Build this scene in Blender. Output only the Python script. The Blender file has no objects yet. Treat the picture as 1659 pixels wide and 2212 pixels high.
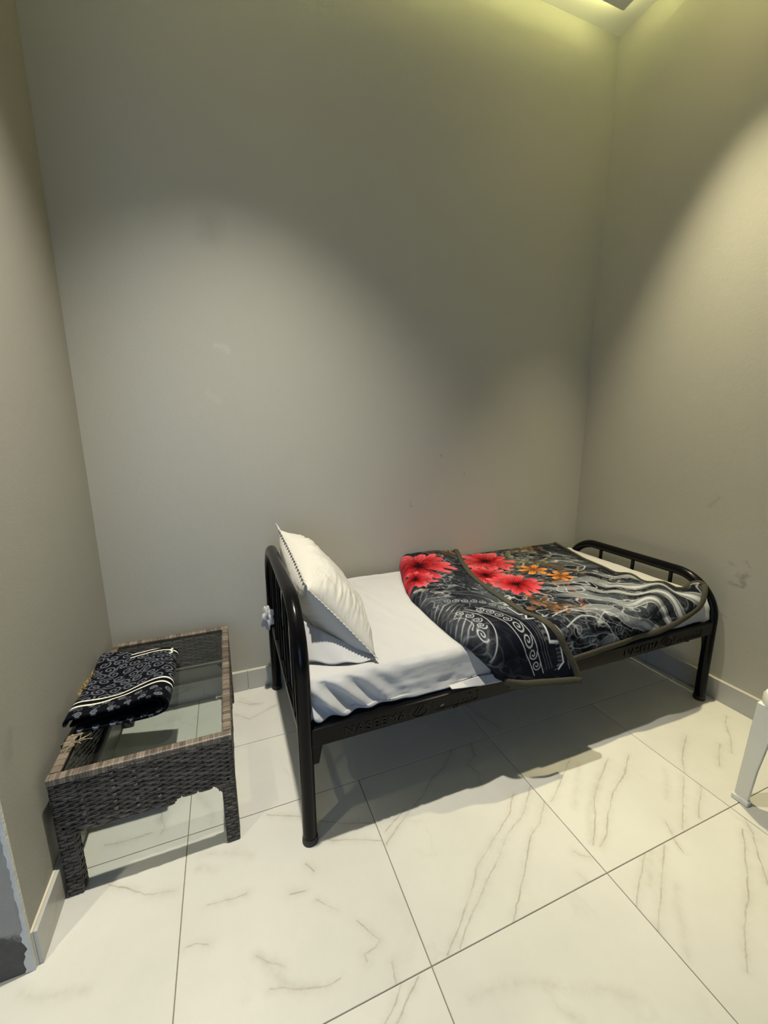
import bpy, bmesh, math, random
import numpy as np
from mathutils import Vector, Matrix

random.seed(7)
scene = bpy.context.scene
COL = scene.collection
PI = math.pi

# ------------------------------------------------------------------ camera
cam_d = bpy.data.cameras.new('camera')
cam = bpy.data.objects.new('camera', cam_d); COL.objects.link(cam)
FPX = 880.5
cam_d.sensor_fit = 'HORIZONTAL'; cam_d.sensor_width = 36.0; cam_d.lens = FPX / 1659 * 36.0
cam_d.clip_start = 0.02
def cam_axes(p, y, r):
    fwd = Vector((math.sin(y)*math.cos(p), math.cos(y)*math.cos(p), -math.sin(p)))
    right = Vector((math.cos(y), -math.sin(y), 0)); up = right.cross(fwd)
    return right*math.cos(r)+up*math.sin(r), up*math.cos(r)-right*math.sin(r), fwd
_r, _u, _f = cam_axes(0.20013, 0.37167, -0.00563)
cam.matrix_world = Matrix(((_r.x, _u.x, -_f.x, 0.5419), (_r.y, _u.y, -_f.y, -2.0494), (_r.z, _u.z, -_f.z, 1.3304), (0, 0, 0, 1)))
scene.camera = cam

# ------------------------------------------------------------------ world, light, exposure
scene.view_settings.view_transform = 'Standard'; scene.view_settings.look = 'None'
scene.view_settings.gamma = 1.0; scene.view_settings.use_curve_mapping = False
scene.view_settings.exposure = 0.0
world = bpy.data.worlds.new('world'); scene.world = world; world.use_nodes = True
world.node_tree.nodes['Background'].inputs[0].default_value = (0.55, 0.70, 1.0, 1)
world.node_tree.nodes['Background'].inputs[1].default_value = 0.1

W, H = 2.747, 3.434          # alcove width, ceiling height
YF = -3.25                   # front wall behind the camera
XL = -1.75                   # outer left wall
YC = -1.0                    # free corner of the left wall
PANEL_Z = 3.366

def spot(name, loc, energy, color, size, blend, radius, target=None):
    d = bpy.data.lights.new(name, 'SPOT'); d.energy = energy; d.color = color
    d.spot_size = math.radians(size); d.spot_blend = blend; d.shadow_soft_size = radius
    o = bpy.data.objects.new(name, d); COL.objects.link(o); o.location = loc
    if target is not None:
        o.rotation_euler = (Vector(target) - Vector(loc)).to_track_quat('-Z', 'Y').to_euler()
    return o
LAMPS = [  # x, y, energy, colour, cone, blend
    (0.65, -0.93, 415, (1.0, 0.94, 0.81), 85, 1.0),
    (2.38, -0.80, 335, (1.0, 0.885, 0.57), 56, 1.0),
    (-0.50, -1.636, 125, (1.0, 0.94, 0.74), 60, 0.8),
]
for i, (lx, ly, en, co, sz, bl) in enumerate(LAMPS):
    spot('downlight_beam', (lx, ly, PANEL_Z - 0.012), en, co, sz, bl, 0.028)
# daylight through the window behind the camera
dl = bpy.data.lights.new('daylight', 'AREA'); dl.shape = 'RECTANGLE'; dl.size = 1.15; dl.size_y = 1.25
dl.energy = 20; dl.color = (0.36, 0.58, 1.0)
dlo = bpy.data.objects.new('daylight', dl); COL.objects.link(dlo)
dlo.location = (-0.1, YF - 0.12, 1.0); dlo.rotation_euler = (math.radians(90), 0, 0)

# ------------------------------------------------------------------ helpers
def link(name, me, mat=None, parent=None, smooth=False, kind=None):
    o = bpy.data.objects.new(name, me); COL.objects.link(o)
    if mat is not None and not me.materials: me.materials.append(mat)
    if parent is not None: o.parent = parent
    if smooth:
        me.polygons.foreach_set('use_smooth', [True]*len(me.polygons))
    if kind: o['kind'] = kind
    return o
def tag(o, label, cat, group=None):
    o['label'] = label; o['category'] = cat
    if group: o['group'] = group
    return o
def empty(name, loc=(0, 0, 0)):
    o = bpy.data.objects.new(name, None); COL.objects.link(o); o.location = loc; o.empty_display_size = 0.1
    return o

class MB:
    def __init__(s): s.v = []; s.f = []
    def add(s, v, f):
        n = len(s.v); s.v += [tuple(p) for p in v]; s.f += [tuple(i+n for i in q) for q in f]
    def box(s, x0, x1, y0, y1, z0, z1, b=0.0):
        if b <= 0:
            s.add([(x0,y0,z0),(x1,y0,z0),(x1,y1,z0),(x0,y1,z0),(x0,y0,z1),(x1,y0,z1),(x1,y1,z1),(x0,y1,z1)],
                  [(0,3,2,1),(4,5,6,7),(0,1,5,4),(1,2,6,5),(2,3,7,6),(3,0,4,7)])
            return
        bm = bmesh.new(); bmesh.ops.create_cube(bm, size=1)
        bmesh.ops.scale(bm, vec=(x1-x0, y1-y0, z1-z0), verts=bm.verts)
        bmesh.ops.translate(bm, vec=((x0+x1)/2, (y0+y1)/2, (z0+z1)/2), verts=bm.verts)
        bmesh.ops.bevel(bm, geom=list(bm.edges), offset=b, segments=2, affect='EDGES', profile=0.5)
        bm.verts.index_update()
        s.add([v.co[:] for v in bm.verts], [[v.index for v in f.verts] for f in bm.faces]); bm.free()
    def tube(s, pts, r, n=16, cap=True, ry=None, closed=False):
        """round (or elliptic) tube along a polyline; r may be a list"""
        pts = [Vector(p) for p in pts]; m = len(pts); rings = []
        up = None
        for i, p in enumerate(pts):
            a = pts[i-1] if (i > 0 or closed) else p; b = pts[(i+1) % m] if (i < m-1 or closed) else p
            t = (b-a).normalized()
            if up is None:
                up = Vector((0, 0, 1)) if abs(t.z) < 0.9 else Vector((0, 1, 0))
            e1 = (up - t*up.dot(t)).normalized(); e2 = t.cross(e1); up = e1
            ra = r[i] if isinstance(r, (list, tuple)) else r
            rb = ra if ry is None else (ry[i] if isinstance(ry, (list, tuple)) else ry)
            rings.append([p + e1*ra*math.cos(2*PI*k/n) + e2*rb*math.sin(2*PI*k/n) for k in range(n)])
        v = [q for ring in rings for q in ring]; f = []
        for i in range(m-1 if not closed else m):
            j = (i+1) % m
            for k in range(n):
                f.append((i*n+k, i*n+(k+1) % n, j*n+(k+1) % n, j*n+k))
        if cap and not closed:
            f.append(tuple(range(n-1, -1, -1))); f.append(tuple((m-1)*n+k for k in range(n)))
        s.add(v, f)
    def mesh(s, name):
        me = bpy.data.meshes.new(name); me.from_pydata(s.v, [], s.f); me.update(); return me
    def build(s, name, mat, parent=None, smooth=False, kind=None, auto=None):
        o = link(name, s.mesh(name), mat, parent, smooth, kind)
        if auto is not None: shade_auto(o, auto)
        return o
def shade_auto(o, ang=35):
    me = o.data
    me.polygons.foreach_set('use_smooth', [True]*len(me.polygons))
    bm = bmesh.new(); bm.from_mesh(me)
    for e in bm.edges:
        if len(e.link_faces) == 2 and e.calc_face_angle(0) > math.radians(ang): e.smooth = False
    bm.to_mesh(me); bm.free()

def grid_mesh(name, P, cols=None, flip=False):
    """P: array (n, m, 3) -> quad grid mesh, optional per-vertex linear colours (n, m, 3)"""
    n, m = P.shape[:2]
    me = bpy.data.meshes.new(name)
    idx = np.arange(n*m).reshape(n, m)
    q = np.stack([idx[:-1, :-1], idx[1:, :-1], idx[1:, 1:], idx[:-1, 1:]], -1).reshape(-1, 4)
    if flip: q = q[:, ::-1]
    me.vertices.add(n*m); me.vertices.foreach_set('co', P.reshape(-1).astype(np.float32))
    k = len(q); me.loops.add(k*4); me.loops.foreach_set('vertex_index', q.reshape(-1).astype(np.int32))
    me.polygons.add(k); me.polygons.foreach_set('loop_start', np.arange(0, k*4, 4, dtype=np.int32))
    me.polygons.foreach_set('use_smooth', np.ones(k, dtype=bool))
    me.update(calc_edges=True)
    if cols is not None:
        at = me.color_attributes.new('print', 'FLOAT_COLOR', 'POINT')
        c = np.ones((n*m, 4), np.float32); c[:, :3] = cols.reshape(-1, 3)
        at.data.foreach_set('color', c.reshape(-1))
    return me

_rng = np.random.RandomState(3)
_LAT = _rng.rand(256, 256)
def vnoise(x, y):
    """smooth value noise, 0..1"""
    xi = np.floor(x).astype(int); yi = np.floor(y).astype(int); fx = x-xi; fy = y-yi
    fx = fx*fx*(3-2*fx); fy = fy*fy*(3-2*fy)
    g = lambda a, b: _LAT[a % 256, b % 256]
    return (g(xi, yi)*(1-fx)+g(xi+1, yi)*fx)*(1-fy)+(g(xi, yi+1)*(1-fx)+g(xi+1, yi+1)*fx)*fy
def fbm(x, y, o=3):
    t = 0; a = 0.5; s = 0
    for k in range(o):
        t = t + a*vnoise(x*2**k+17*k, y*2**k+5*k); s += a; a *= 0.5
    return t/s

# ---- node helpers
class NT:
    def __init__(s, name):
        s.m = bpy.data.materials.new(name); s.m.use_nodes = True; s.t = s.m.node_tree
        s.t.nodes.clear()
        s.out = s.t.nodes.new('ShaderNodeOutputMaterial'); s.p = s.t.nodes.new('ShaderNodeBsdfPrincipled')
        s.t.links.new(s.p.outputs[0], s.out.inputs[0])
    def n(s, typ, **kw):
        nd = s.t.nodes.new(typ)
        for k, v in kw.items(): setattr(nd, k, v)
        return nd
    def l(s, a, b): s.t.links.new(a, b)
    def put(s, sock, v):
        if hasattr(v, 'is_linked') or isinstance(v, bpy.types.NodeSocket): s.l(v, sock)
        else: sock.default_value = v
    def math(s, op, a, b=None, c=None, clamp=False):
        nd = s.n('ShaderNodeMath', operation=op); nd.use_clamp = clamp
        s.put(nd.inputs[0], a)
        if b is not None: s.put(nd.inputs[1], b)
        if c is not None: s.put(nd.inputs[2], c)
        return nd.outputs[0]
    def vm(s, op, a, b=None, scale=None):
        nd = s.n('ShaderNodeVectorMath', operation=op); s.put(nd.inputs[0], a)
        if b is not None: s.put(nd.inputs[1], b)
        if scale is not None: s.put(nd.inputs['Scale'], scale)
        return nd.outputs['Value'] if op in ('DOT_PRODUCT', 'LENGTH', 'DISTANCE') else nd.outputs[0]
    def mix(s, fac, a, b):
        nd = s.n('ShaderNodeMix', data_type='RGBA'); s.put(nd.inputs[0], fac)
        for k, v in ((6, a), (7, b)):
            if isinstance(v, tuple): v = tuple(v)+(1,) if len(v) == 3 else v
            s.put(nd.inputs[k], v)
        return nd.outputs[2]
    def noise(s, vec, scale, detail=3, rough=0.5, out=0):
        nd = s.n('ShaderNodeTexNoise'); s.l(vec, nd.inputs['Vector'])
        nd.inputs['Scale'].default_value = scale; nd.inputs['Detail'].default_value = detail
        nd.inputs['Roughness'].default_value = rough
        return nd.outputs[out]
    def ramp(s, v, stops):
        nd = s.n('ShaderNodeValToRGB'); s.l(v, nd.inputs[0]); e = nd.color_ramp.elements
        while len(e) < len(stops): e.new(0.5)
        for k, (p, c) in enumerate(stops):
            e[k].position = p; e[k].color = tuple(c)+(1,) if isinstance(c, tuple) else (c, c, c, 1)
        return nd.outputs[0]
    def pos(s): return s.n('ShaderNodeNewGeometry').outputs['Position']
    def objc(s): return s.n('ShaderNodeTexCoord').outputs['Object']
    def bump(s, h, strength, dist=0.01):
        nd = s.n('ShaderNodeBump'); nd.inputs['Strength'].default_value = strength; nd.inputs['Distance'].default_value = dist
        s.l(h, nd.inputs['Height']); s.l(nd.outputs[0], s.p.inputs['Normal'])
    def segdist(s, P, a, b):
        a = Vector(a); b = Vector(b); ba = b-a
        pa = s.vm('SUBTRACT', P, tuple(a))
        d = s.vm('DOT_PRODUCT', pa, tuple(ba))
        h = s.math('MULTIPLY', d, 1/max(ba.length_squared, 1e-9), clamp=True)
        nd = s.n('ShaderNodeVectorMath', operation='SCALE'); nd.inputs[0].default_value = tuple(ba); s.l(h, nd.inputs['Scale'])
        return s.vm('DISTANCE', pa, nd.outputs[0])
    def polydist(s, P, polys):
        acc = None
        for pl in polys:
            for a, b in zip(pl[:-1], pl[1:]):
                d = s.segdist(P, a, b)
                acc = d if acc is None else s.math('MINIMUM', acc, d)
        return acc
    def set(s, color=None, rough=None, metal=None, spec=None, **kw):
        if color is not None:
            if isinstance(color, tuple): color = color+(1,) if len(color) == 3 else color
            s.put(s.p.inputs['Base Color'], color)
        if rough is not None: s.put(s.p.inputs['Roughness'], rough)
        if metal is not None: s.p.inputs['Metallic'].default_value = metal
        if spec is not None: s.p.inputs['Specular IOR Level'].default_value = spec
        for k, v in kw.items(): s.p.inputs[k].default_value = v
        return s.m

def simple(name, color, rough=0.5, metal=0.0, spec=0.5, bump=None, vary=0.0, **kw):
    t = NT(name); P = t.objc()
    if vary > 0:
        f = t.noise(P, 9, 4)
        c = t.mix(f, tuple(x*(1-vary) for x in color), tuple(min(1, x*(1+vary)) for x in color))
    else: c = color
    t.set(c, rough, metal, spec, **kw)
    if bump: t.bump(t.noise(P, bump[0], 4), bump[1], bump[2])
    return t.m

# ------------------------------------------------------------------ materials: room
def wall_paint(name, base, marks=(), light_marks=()):
    t = NT(name); P = t.pos()
    f = t.noise(P, 1.3, 5, 0.6); f2 = t.noise(P, 14, 4, 0.6)
    c = t.mix(t.math('MULTIPLY', f, 0.35), base, tuple(x*0.90 for x in base))
    sm = t.ramp(t.noise(P, 2.6, 6, 0.65), [(0.60, 0.0), (0.78, 1.0)])
    c = t.mix(t.math('MULTIPLY', sm, 0.10), c, tuple(x*0.6 for x in base))
    wob = t.vm('SCALE', t.vm('SUBTRACT', t.noise(P, 25, 3, 0.6, out=1), (0.5, 0.5, 0.5)), scale=0.05)
    PW = t.vm('ADD', P, wob)
    for (pl, wd, st) in marks:
        d = t.polydist(PW, [pl]); m = t.math('SUBTRACT', 1.0, t.math('DIVIDE', d, wd), clamp=True)
        c = t.mix(t.math('MULTIPLY', m, st), c, (0.10, 0.09, 0.07))
    for (pl, wd, st) in light_marks:
        d = t.polydist(PW, [pl]); m = t.math('SUBTRACT', 1.0, t.math('DIVIDE', d, wd), clamp=True)
        c = t.mix(t.math('MULTIPLY', m, st), c, (0.75, 0.75, 0.72))
    t.set(c, 0.62, spec=0.35)
    t.bump(t.math('ADD', t.noise(P, 120, 3), t.math('MULTIPLY', f2, 1.5)), 0.10, 0.004)
    return t.m
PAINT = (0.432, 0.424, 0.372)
M_back = wall_paint('paint_back', PAINT,
    marks=[([(1.51,0,0.94),(1.50,0,0.925),(1.505,0,0.905),(1.515,0,0.90)],0.006,0.5), ([(1.845,0,1.075),(1.86,0,1.04)],0.006,0.35),
           ([(1.69,0,1.185),(1.70,0,1.178)],0.006,0.4), ([(2.22,0,1.42),(2.235,0,1.425)],0.006,0.3), ([(0.565,0,2.14),(0.57,0,2.18)],0.07,0.16)],
    light_marks=[([(0.55,0,1.70),(0.60,0,1.68)],0.02,0.16), ([(0.50,0,1.50),(0.54,0,1.46)],0.02,0.08)])
M_right_lit = wall_paint('paint_right_lit', tuple(x*1.08 for x in PAINT),  # same paint as the back wall, lamplight on this side lightened into the colour
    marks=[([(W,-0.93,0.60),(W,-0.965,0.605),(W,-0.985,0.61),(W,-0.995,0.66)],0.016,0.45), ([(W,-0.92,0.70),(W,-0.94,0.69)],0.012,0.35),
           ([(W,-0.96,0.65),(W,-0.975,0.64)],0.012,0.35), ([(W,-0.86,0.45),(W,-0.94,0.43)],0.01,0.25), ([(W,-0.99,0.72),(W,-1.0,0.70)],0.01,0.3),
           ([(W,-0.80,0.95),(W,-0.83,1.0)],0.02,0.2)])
M_left_shaded = wall_paint('paint_left_shaded', tuple(x*0.80 for x in PAINT),  # one paint all round; the shade on this wall is darkened into its tone
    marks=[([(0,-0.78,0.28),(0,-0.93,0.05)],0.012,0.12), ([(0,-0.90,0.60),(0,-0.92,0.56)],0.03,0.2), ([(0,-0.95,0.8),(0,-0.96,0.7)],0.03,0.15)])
M_other = wall_paint('paint_other', (0.10, 0.095, 0.08))
M_ceil = simple('ceiling_white', (0.80, 0.79, 0.74), 0.8, bump=(60, 0.05, 0.003))

def return_mat():
    """grey end face of the left wall with a bare cement patch near the floor"""
    t = NT('bare_cement'); P = t.pos()
    z = t.n('ShaderNodeSeparateXYZ'); t.l(P, z.inputs[0])
    edge = t.math('ADD', z.outputs[2], t.math('MULTIPLY', t.math('SUBTRACT', t.noise(P, 14, 5, 0.7), 0.5), 0.09))
    fac = t.ramp(edge, [(0.112, 1.0), (0.130, 0.0)])
    n = t.noise(P, 18, 6, 0.7)
    grey = t.mix(n, (0.30, 0.295, 0.27), (0.42, 0.41, 0.375)); dark = t.mix(n, (0.06, 0.056, 0.05), (0.17, 0.16, 0.145))
    t.set(t.mix(fac, grey, dark), 0.9, spec=0.2); t.bump(t.noise(P, 70, 6, 0.7), 0.5, 0.01)
    return t.m
M_return = return_mat()
M_rag = simple('ragged_filler', (0.62, 0.62, 0.59), 0.9, bump=(90, 0.6, 0.006), vary=0.2)
M_grout = simple('grout', (0.17, 0.145, 0.11), 0.9, vary=0.3)

TILE_WHITE = (0.60, 0.595, 0.54)
def tile_mat(name, thin=(), wide=(), seed=0.0, generic=0.5, base=TILE_WHITE, rough=0.20):
    t = NT(name); P = t.pos()
    P2 = t.vm('ADD', P, (seed*3.1, seed*1.7, seed*0.9))
    wob = t.vm('SCALE', t.vm('SUBTRACT', t.noise(P2, 16, 5, 0.65, out=1), (0.5, 0.5, 0.5)), scale=0.017)
    PW = t.vm('MULTIPLY', t.vm('ADD', P, wob), (1, 1, 0))
    cl = t.noise(P2, 3.0, 6, 0.6)
    c = t.mix(t.ramp(cl, [(0.35, 0.0), (0.75, 1.0)]), base, tuple(x*0.90 for x in base))
    brk = t.ramp(t.noise(P2, 13, 5, 0.7), [(0.34, 0.12), (0.62, 1.0)])
    veinc = t.mix(t.noise(P2, 5, 2), (0.20, 0.15, 0.085), (0.26, 0.225, 0.165))
    # faint veins everywhere
    st = t.vm('MULTIPLY', P2, (1.0, 0.45, 1.0))
    ns = t.noise(t.vm('ADD', st, t.vm('SCALE', t.noise(P2, 5, 4, 0.6, out=1), scale=0.22)), 2.4, 3, 0.55)
    rid = t.math('SUBTRACT', 1.0, t.math('DIVIDE', t.math('ABSOLUTE', t.math('SUBTRACT', ns, 0.5)), 0.016), clamp=True)
    msk = t.ramp(t.noise(P2, 3.7, 3), [(0.50, 0.0), (0.68, 1.0)])
    c = t.mix(t.math('MULTIPLY', t.math('MULTIPLY', rid, msk), 0.22*generic), c, veinc)
    if wide:
        d = t.polydist(PW, wide)
        m = t.math('POWER', t.math('SUBTRACT', 1.0, t.math('DIVIDE', d, 0.026), clamp=True), 1.6)
        m = t.math('MULTIPLY', m, t.ramp(t.noise(P2, 34, 5, 0.7), [(0.3, 0.1), (0.7, 1.0)]))
        c = t.mix(t.math('MULTIPLY', m, 0.26), c, veinc)
    if thin:
        d = t.polydist(PW, thin)
        halo = t.math('POWER', t.math('SUBTRACT', 1.0, t.math('DIVIDE', d, 0.030), clamp=True), 2.0)
        halo = t.math('MULTIPLY', halo, t.ramp(t.noise(P2, 22, 5, 0.7), [(0.35, 0.1), (0.65, 1.0)]))
        c = t.mix(t.math('MULTIPLY', halo, 0.24), c, veinc)
        m = t.math('SUBTRACT', 1.0, t.math('DIVIDE', d, 0.0031), clamp=True)
        c = t.mix(t.math('MULTIPLY', t.math('MULTIPLY', m, brk), 0.60), c, veinc)
    t.set(c, rough, spec=0.42)
    return t.m
VEIN_THIN = {
    (2, 1): [[(0.079,-0.696),(0.136,-0.706),(0.22,-0.707)],[(0.23,-0.614),(0.239,-0.635),(0.24,-0.662),(0.259,-0.699),(0.246,-0.724)]],
    (2, 2): [[(0.124,-0.841),(0.174,-0.87),(0.228,-0.91),(0.311,-0.93)]],
    (3, 0): [[(0.5,-0.19),(0.561,-0.248),(0.69,-0.192)],[(0.518,-0.098),(0.567,-0.143),(0.626,-0.154)]],
    (3, 2): [[(0.348,-1.093),(0.376,-1.092),(0.405,-1.106)],[(0.519,-1.18),(0.55,-1.203),(0.588,-1.229)],[(0.548,-1.26),(0.582,-1.268),(0.616,-1.287),(0.643,-1.293),(0.674,-1.302),(0.712,-1.302)],[(0.691,-1.107),(0.71,-1.128),(0.739,-1.151)],[(0.783,-1.201),(0.809,-1.238),(0.826,-1.264),(0.814,-1.275),(0.781,-1.277),(0.785,-1.293)],[(0.838,-1.321),(0.835,-1.344),(0.835,-1.361)],[(0.683,-0.997),(0.702,-1.028)],[(0.769,-0.951),(0.851,-0.983),(0.928,-1.017)],[(0.398,-1.007),(0.465,-1.018),(0.507,-1.016)],[(0.625,-1.067),(0.668,-1.072)],[(0.749,-0.869),(0.849,-0.92),(0.935,-0.955)],[(0.586,-0.783),(0.693,-0.832)]],
    (3, 3): [[(0.893,-1.367),(0.852,-1.393),(0.808,-1.424)],[(0.848,-1.363),(0.822,-1.391),(0.783,-1.414)]],
    (4, 2): [[(1.447,-1.035),(1.384,-1.094),(1.26,-1.157),(1.171,-1.206),(1.152,-1.228),(1.057,-1.304),(1.024,-1.329),(0.978,-1.356)],[(1.537,-1.025),(1.433,-1.106),(1.401,-1.124),(1.339,-1.145),(1.274,-1.189),(1.144,-1.271),(1.055,-1.327),(1.018,-1.358)],[(1.534,-1.1),(1.462,-1.156),(1.4,-1.184),(1.329,-1.244),(1.253,-1.308),(1.187,-1.36)],[(1.489,-1.275),(1.503,-1.293),(1.521,-1.307)],[(1.451,-1.335),(1.454,-1.357)],[(1.437,-0.762),(1.417,-0.826),(1.362,-0.854),(1.382,-0.91),(1.359,-0.953)],[(1.347,-0.763),(1.265,-0.832),(1.193,-0.865),(1.128,-0.917),(1.063,-0.95),(0.938,-1.034)],[(1.043,-0.943),(0.954,-0.991)]],
    (5, 1): [[(1.558,-0.536),(1.576,-0.625),(1.613,-0.736)]],
    (5, 2): [[(1.762,-0.989),(1.664,-1.047),(1.554,-1.112)],[(1.914,-1.044),(1.79,-1.107),(1.712,-1.158),(1.658,-1.211),(1.563,-1.283)],[(1.945,-1.099),(1.885,-1.135),(1.804,-1.159),(1.705,-1.222),(1.624,-1.28),(1.578,-1.296)],[(2.11,-1.215),(1.971,-1.303),(1.888,-1.355)],[(2.135,-1.263),(1.985,-1.348)],[(1.861,-1.315),(1.837,-1.354)],[(2.014,-1.059),(1.921,-1.118),(1.808,-1.161)]],
    (5, 3): [[(1.83,-1.365),(1.811,-1.408)],[(1.698,-1.364),(1.606,-1.414),(1.536,-1.458)],[(1.778,-1.369),(1.679,-1.431),(1.593,-1.485),(1.534,-1.521)],[(2.077,-1.43),(1.943,-1.512),(1.849,-1.566),(1.759,-1.601),(1.695,-1.639),(1.659,-1.662)],[(2.165,-1.372),(2.091,-1.451),(2.003,-1.517),(1.95,-1.562)]],
    (6, 2): [[(2.345,-1.077),(2.264,-1.116),(2.202,-1.152),(2.138,-1.199)],[(2.649,-1.061),(2.589,-1.09),(2.516,-1.152),(2.42,-1.209)],[(2.427,-1.162),(2.341,-1.207),(2.296,-1.235)]],
}
VEIN_WIDE = {
    (2, 1): [[(0.232,-0.659),(0.257,-0.708)]],
    (2, 2): [[(-0.012,-1.044),(0.015,-1.066),(0.053,-1.079),(0.089,-1.083),(0.138,-1.098)]],
    (3, 0): [[(0.534,-0.079),(0.582,-0.149)]],
    (3, 1): [[(0.354,-0.596),(0.384,-0.649),(0.405,-0.695),(0.41,-0.743)]],
    (3, 2): [[(0.379,-0.846),(0.479,-0.88),(0.528,-0.908)],[(0.366,-0.887),(0.419,-0.911)],[(0.527,-1.183),(0.57,-1.243),(0.62,-1.286)]],
    (4, 3): [[(0.988,-1.45),(1.056,-1.455),(1.147,-1.479),(1.227,-1.524),(1.304,-1.557),(1.355,-1.593)],[(1.165,-1.494),(1.174,-1.535),(1.202,-1.577)]],
    (5, 2): [[(1.787,-1.015),(1.685,-1.103),(1.615,-1.161)],[(2.08,-1.163),(2.002,-1.228),(1.957,-1.255)],[(1.82,-1.089),(1.654,-1.185),(1.568,-1.272)]],
    (5, 3): [[(1.698,-1.462),(1.644,-1.5),(1.611,-1.538),(1.551,-1.586)],[(1.722,-1.366),(1.618,-1.436)]],
}
# ------------------------------------------------------------------ structure
def struct(name, mb, mat, parent=None, **kw):
    o = mb.build(name, mat, parent, **kw); o['kind'] = 'structure'; return o
m = MB(); m.box(XL-0.1, W+0.12, YF-0.1, 0.12, -0.12, -0.0025)
floor = struct('floor', m, M_grout)
m = MB(); m.box(XL-0.1, W+0.12, 0.0, 0.12, 0, H); struct('wall_back', m, M_back)
m = MB(); m.box(W, W+0.12, YF-0.1, 0.0, 0, H); struct('wall_right', m, M_right_lit)
m = MB(); m.box(-0.14, 0.0, YC, 0.0, 0, H); wl = struct('wall_left', m, M_left_shaded)
m = MB(); m.box(XL, -0.14, YC, YC+0.14, 0, H)
m.box(-0.14, -0.003, YC-0.0015, YC, 0, H); struct('wall_left_return', m, M_return)
m = MB(); m.box(XL-0.1, XL, YF, 0.0, 0, H); struct('wall_outer', m, M_other)
# front wall with the window opening the daylight comes through
wx0, wx1, wz0, wz1 = -0.72, 0.52, 0.33, 1.67
m = MB()
m.box(XL, wx0, YF-0.1, YF, 0, H); m.box(wx1, W, YF-0.1, YF, 0, H); m.box(wx0, wx1, YF-0.1, YF, 0, wz0); m.box(wx0, wx1, YF-0.1, YF, wz1, H)
struct('wall_front', m, M_other)
m = MB(); m.box(XL-0.1, W+0.12, YF-0.1, 0.12, H, H+0.1); struct('ceiling', m, M_ceil)
M_alu = simple('window_aluminium', (0.55, 0.55, 0.54), 0.4, 0.6)
def glass_mat(name, tint, gloss=1.0):
    t = NT(name); t.t.nodes.remove(t.p)
    tr = t.n('ShaderNodeBsdfTransparent'); tr.inputs[0].default_value = tint+(1,)
    gl = t.n('ShaderNodeBsdfGlossy'); gl.inputs['Roughness'].default_value = 0.02; gl.inputs[0].default_value = (gloss, gloss, gloss, 1)
    fr = t.n('ShaderNodeFresnel'); fr.inputs[0].default_value = 1.5
    mx = t.n('ShaderNodeMixShader'); gm = t.n('ShaderNodeNewGeometry'); t.l(t.math('MULTIPLY', fr.outputs[0], t.math('SUBTRACT', 1.0, gm.outputs['Backfacing'])), mx.inputs[0]); t.l(tr.outputs[0], mx.inputs[1]); t.l(gl.outputs[0], mx.inputs[2])
    t.l(mx.outputs[0], t.out.inputs[0]); return t.m
M_wglass = glass_mat('window_glass', (0.97, 0.98, 0.98))
win = empty('window_1', (0, YF-0.05, wz0)); win['kind'] = 'structure'
def wpart(name, bx, mat):
    mm = MB()
    for b in bx: mm.box(*b)
    o = mm.build(name, mat, win); o.matrix_parent_inverse = Matrix.Translation((0, -(YF-0.05), -wz0)); return o
fy0, fy1 = YF-0.07, YF-0.02
wpart('window_frame', [(wx0, wx1, fy0, fy1, wz0, wz0+0.05), (wx0, wx1, fy0, fy1, wz1-0.05, wz1), (wx0, wx0+0.05, fy0, fy1, wz0+0.05, wz1-0.05), (wx1-0.05, wx1, fy0, fy1, wz0+0.05, wz1-0.05), (-0.125, -0.075, fy0, fy1, wz0+0.05, wz1-0.05)], M_alu)
wpart('pane', [(wx0+0.05, -0.125, YF-0.048, YF-0.043, wz0+0.05, wz1-0.05)], M_wglass)
wpart('pane', [(-0.075, wx1-0.05, YF-0.048, YF-0.043, wz0+0.05, wz1-0.05)], M_wglass)

# hung ceiling panel with a lit gap along the walls
def emit(name, color, strength):
    t = NT(name); t.set((0.8, 0.8, 0.8)); t.p.inputs['Emission Color'].default_value = color+(1,); t.p.inputs['Emission Strength'].default_value = strength
    return t.m
px0, px1, py0, py1 = XL+0.18, W-0.178, YF+0.18, -0.172
m = MB(); m.box(px0, px1, py0, py1, PANEL_Z, PANEL_Z+0.010, 0.002)
panel = struct('ceiling_panel', m, M_ceil)
M_led = emit('led_strip_glow', (0.92, 0.90, 0.36), 34.0)
zl = PANEL_Z+0.010
for bx in ((px0, px1, py1-0.030, py1-0.018), (px0, px1, py0+0.018, py0+0.030), (px1-0.030, px1-0.018, py0+0.03, py1-0.03), (px0+0.018, px0+0.030, py0+0.03, py1-0.03)):
    m = MB(); m.box(*bx, zl, zl+0.008); m.build('led_strip', M_led, panel)
for hx in (0.0, 0.9, 1.8):
    for hy in (-0.6, -2.4):
        m = MB(); m.tube([(hx, hy, zl), (hx, hy, H)], 0.006, 8); m.build('hanger_rod', M_alu, panel)
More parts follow.
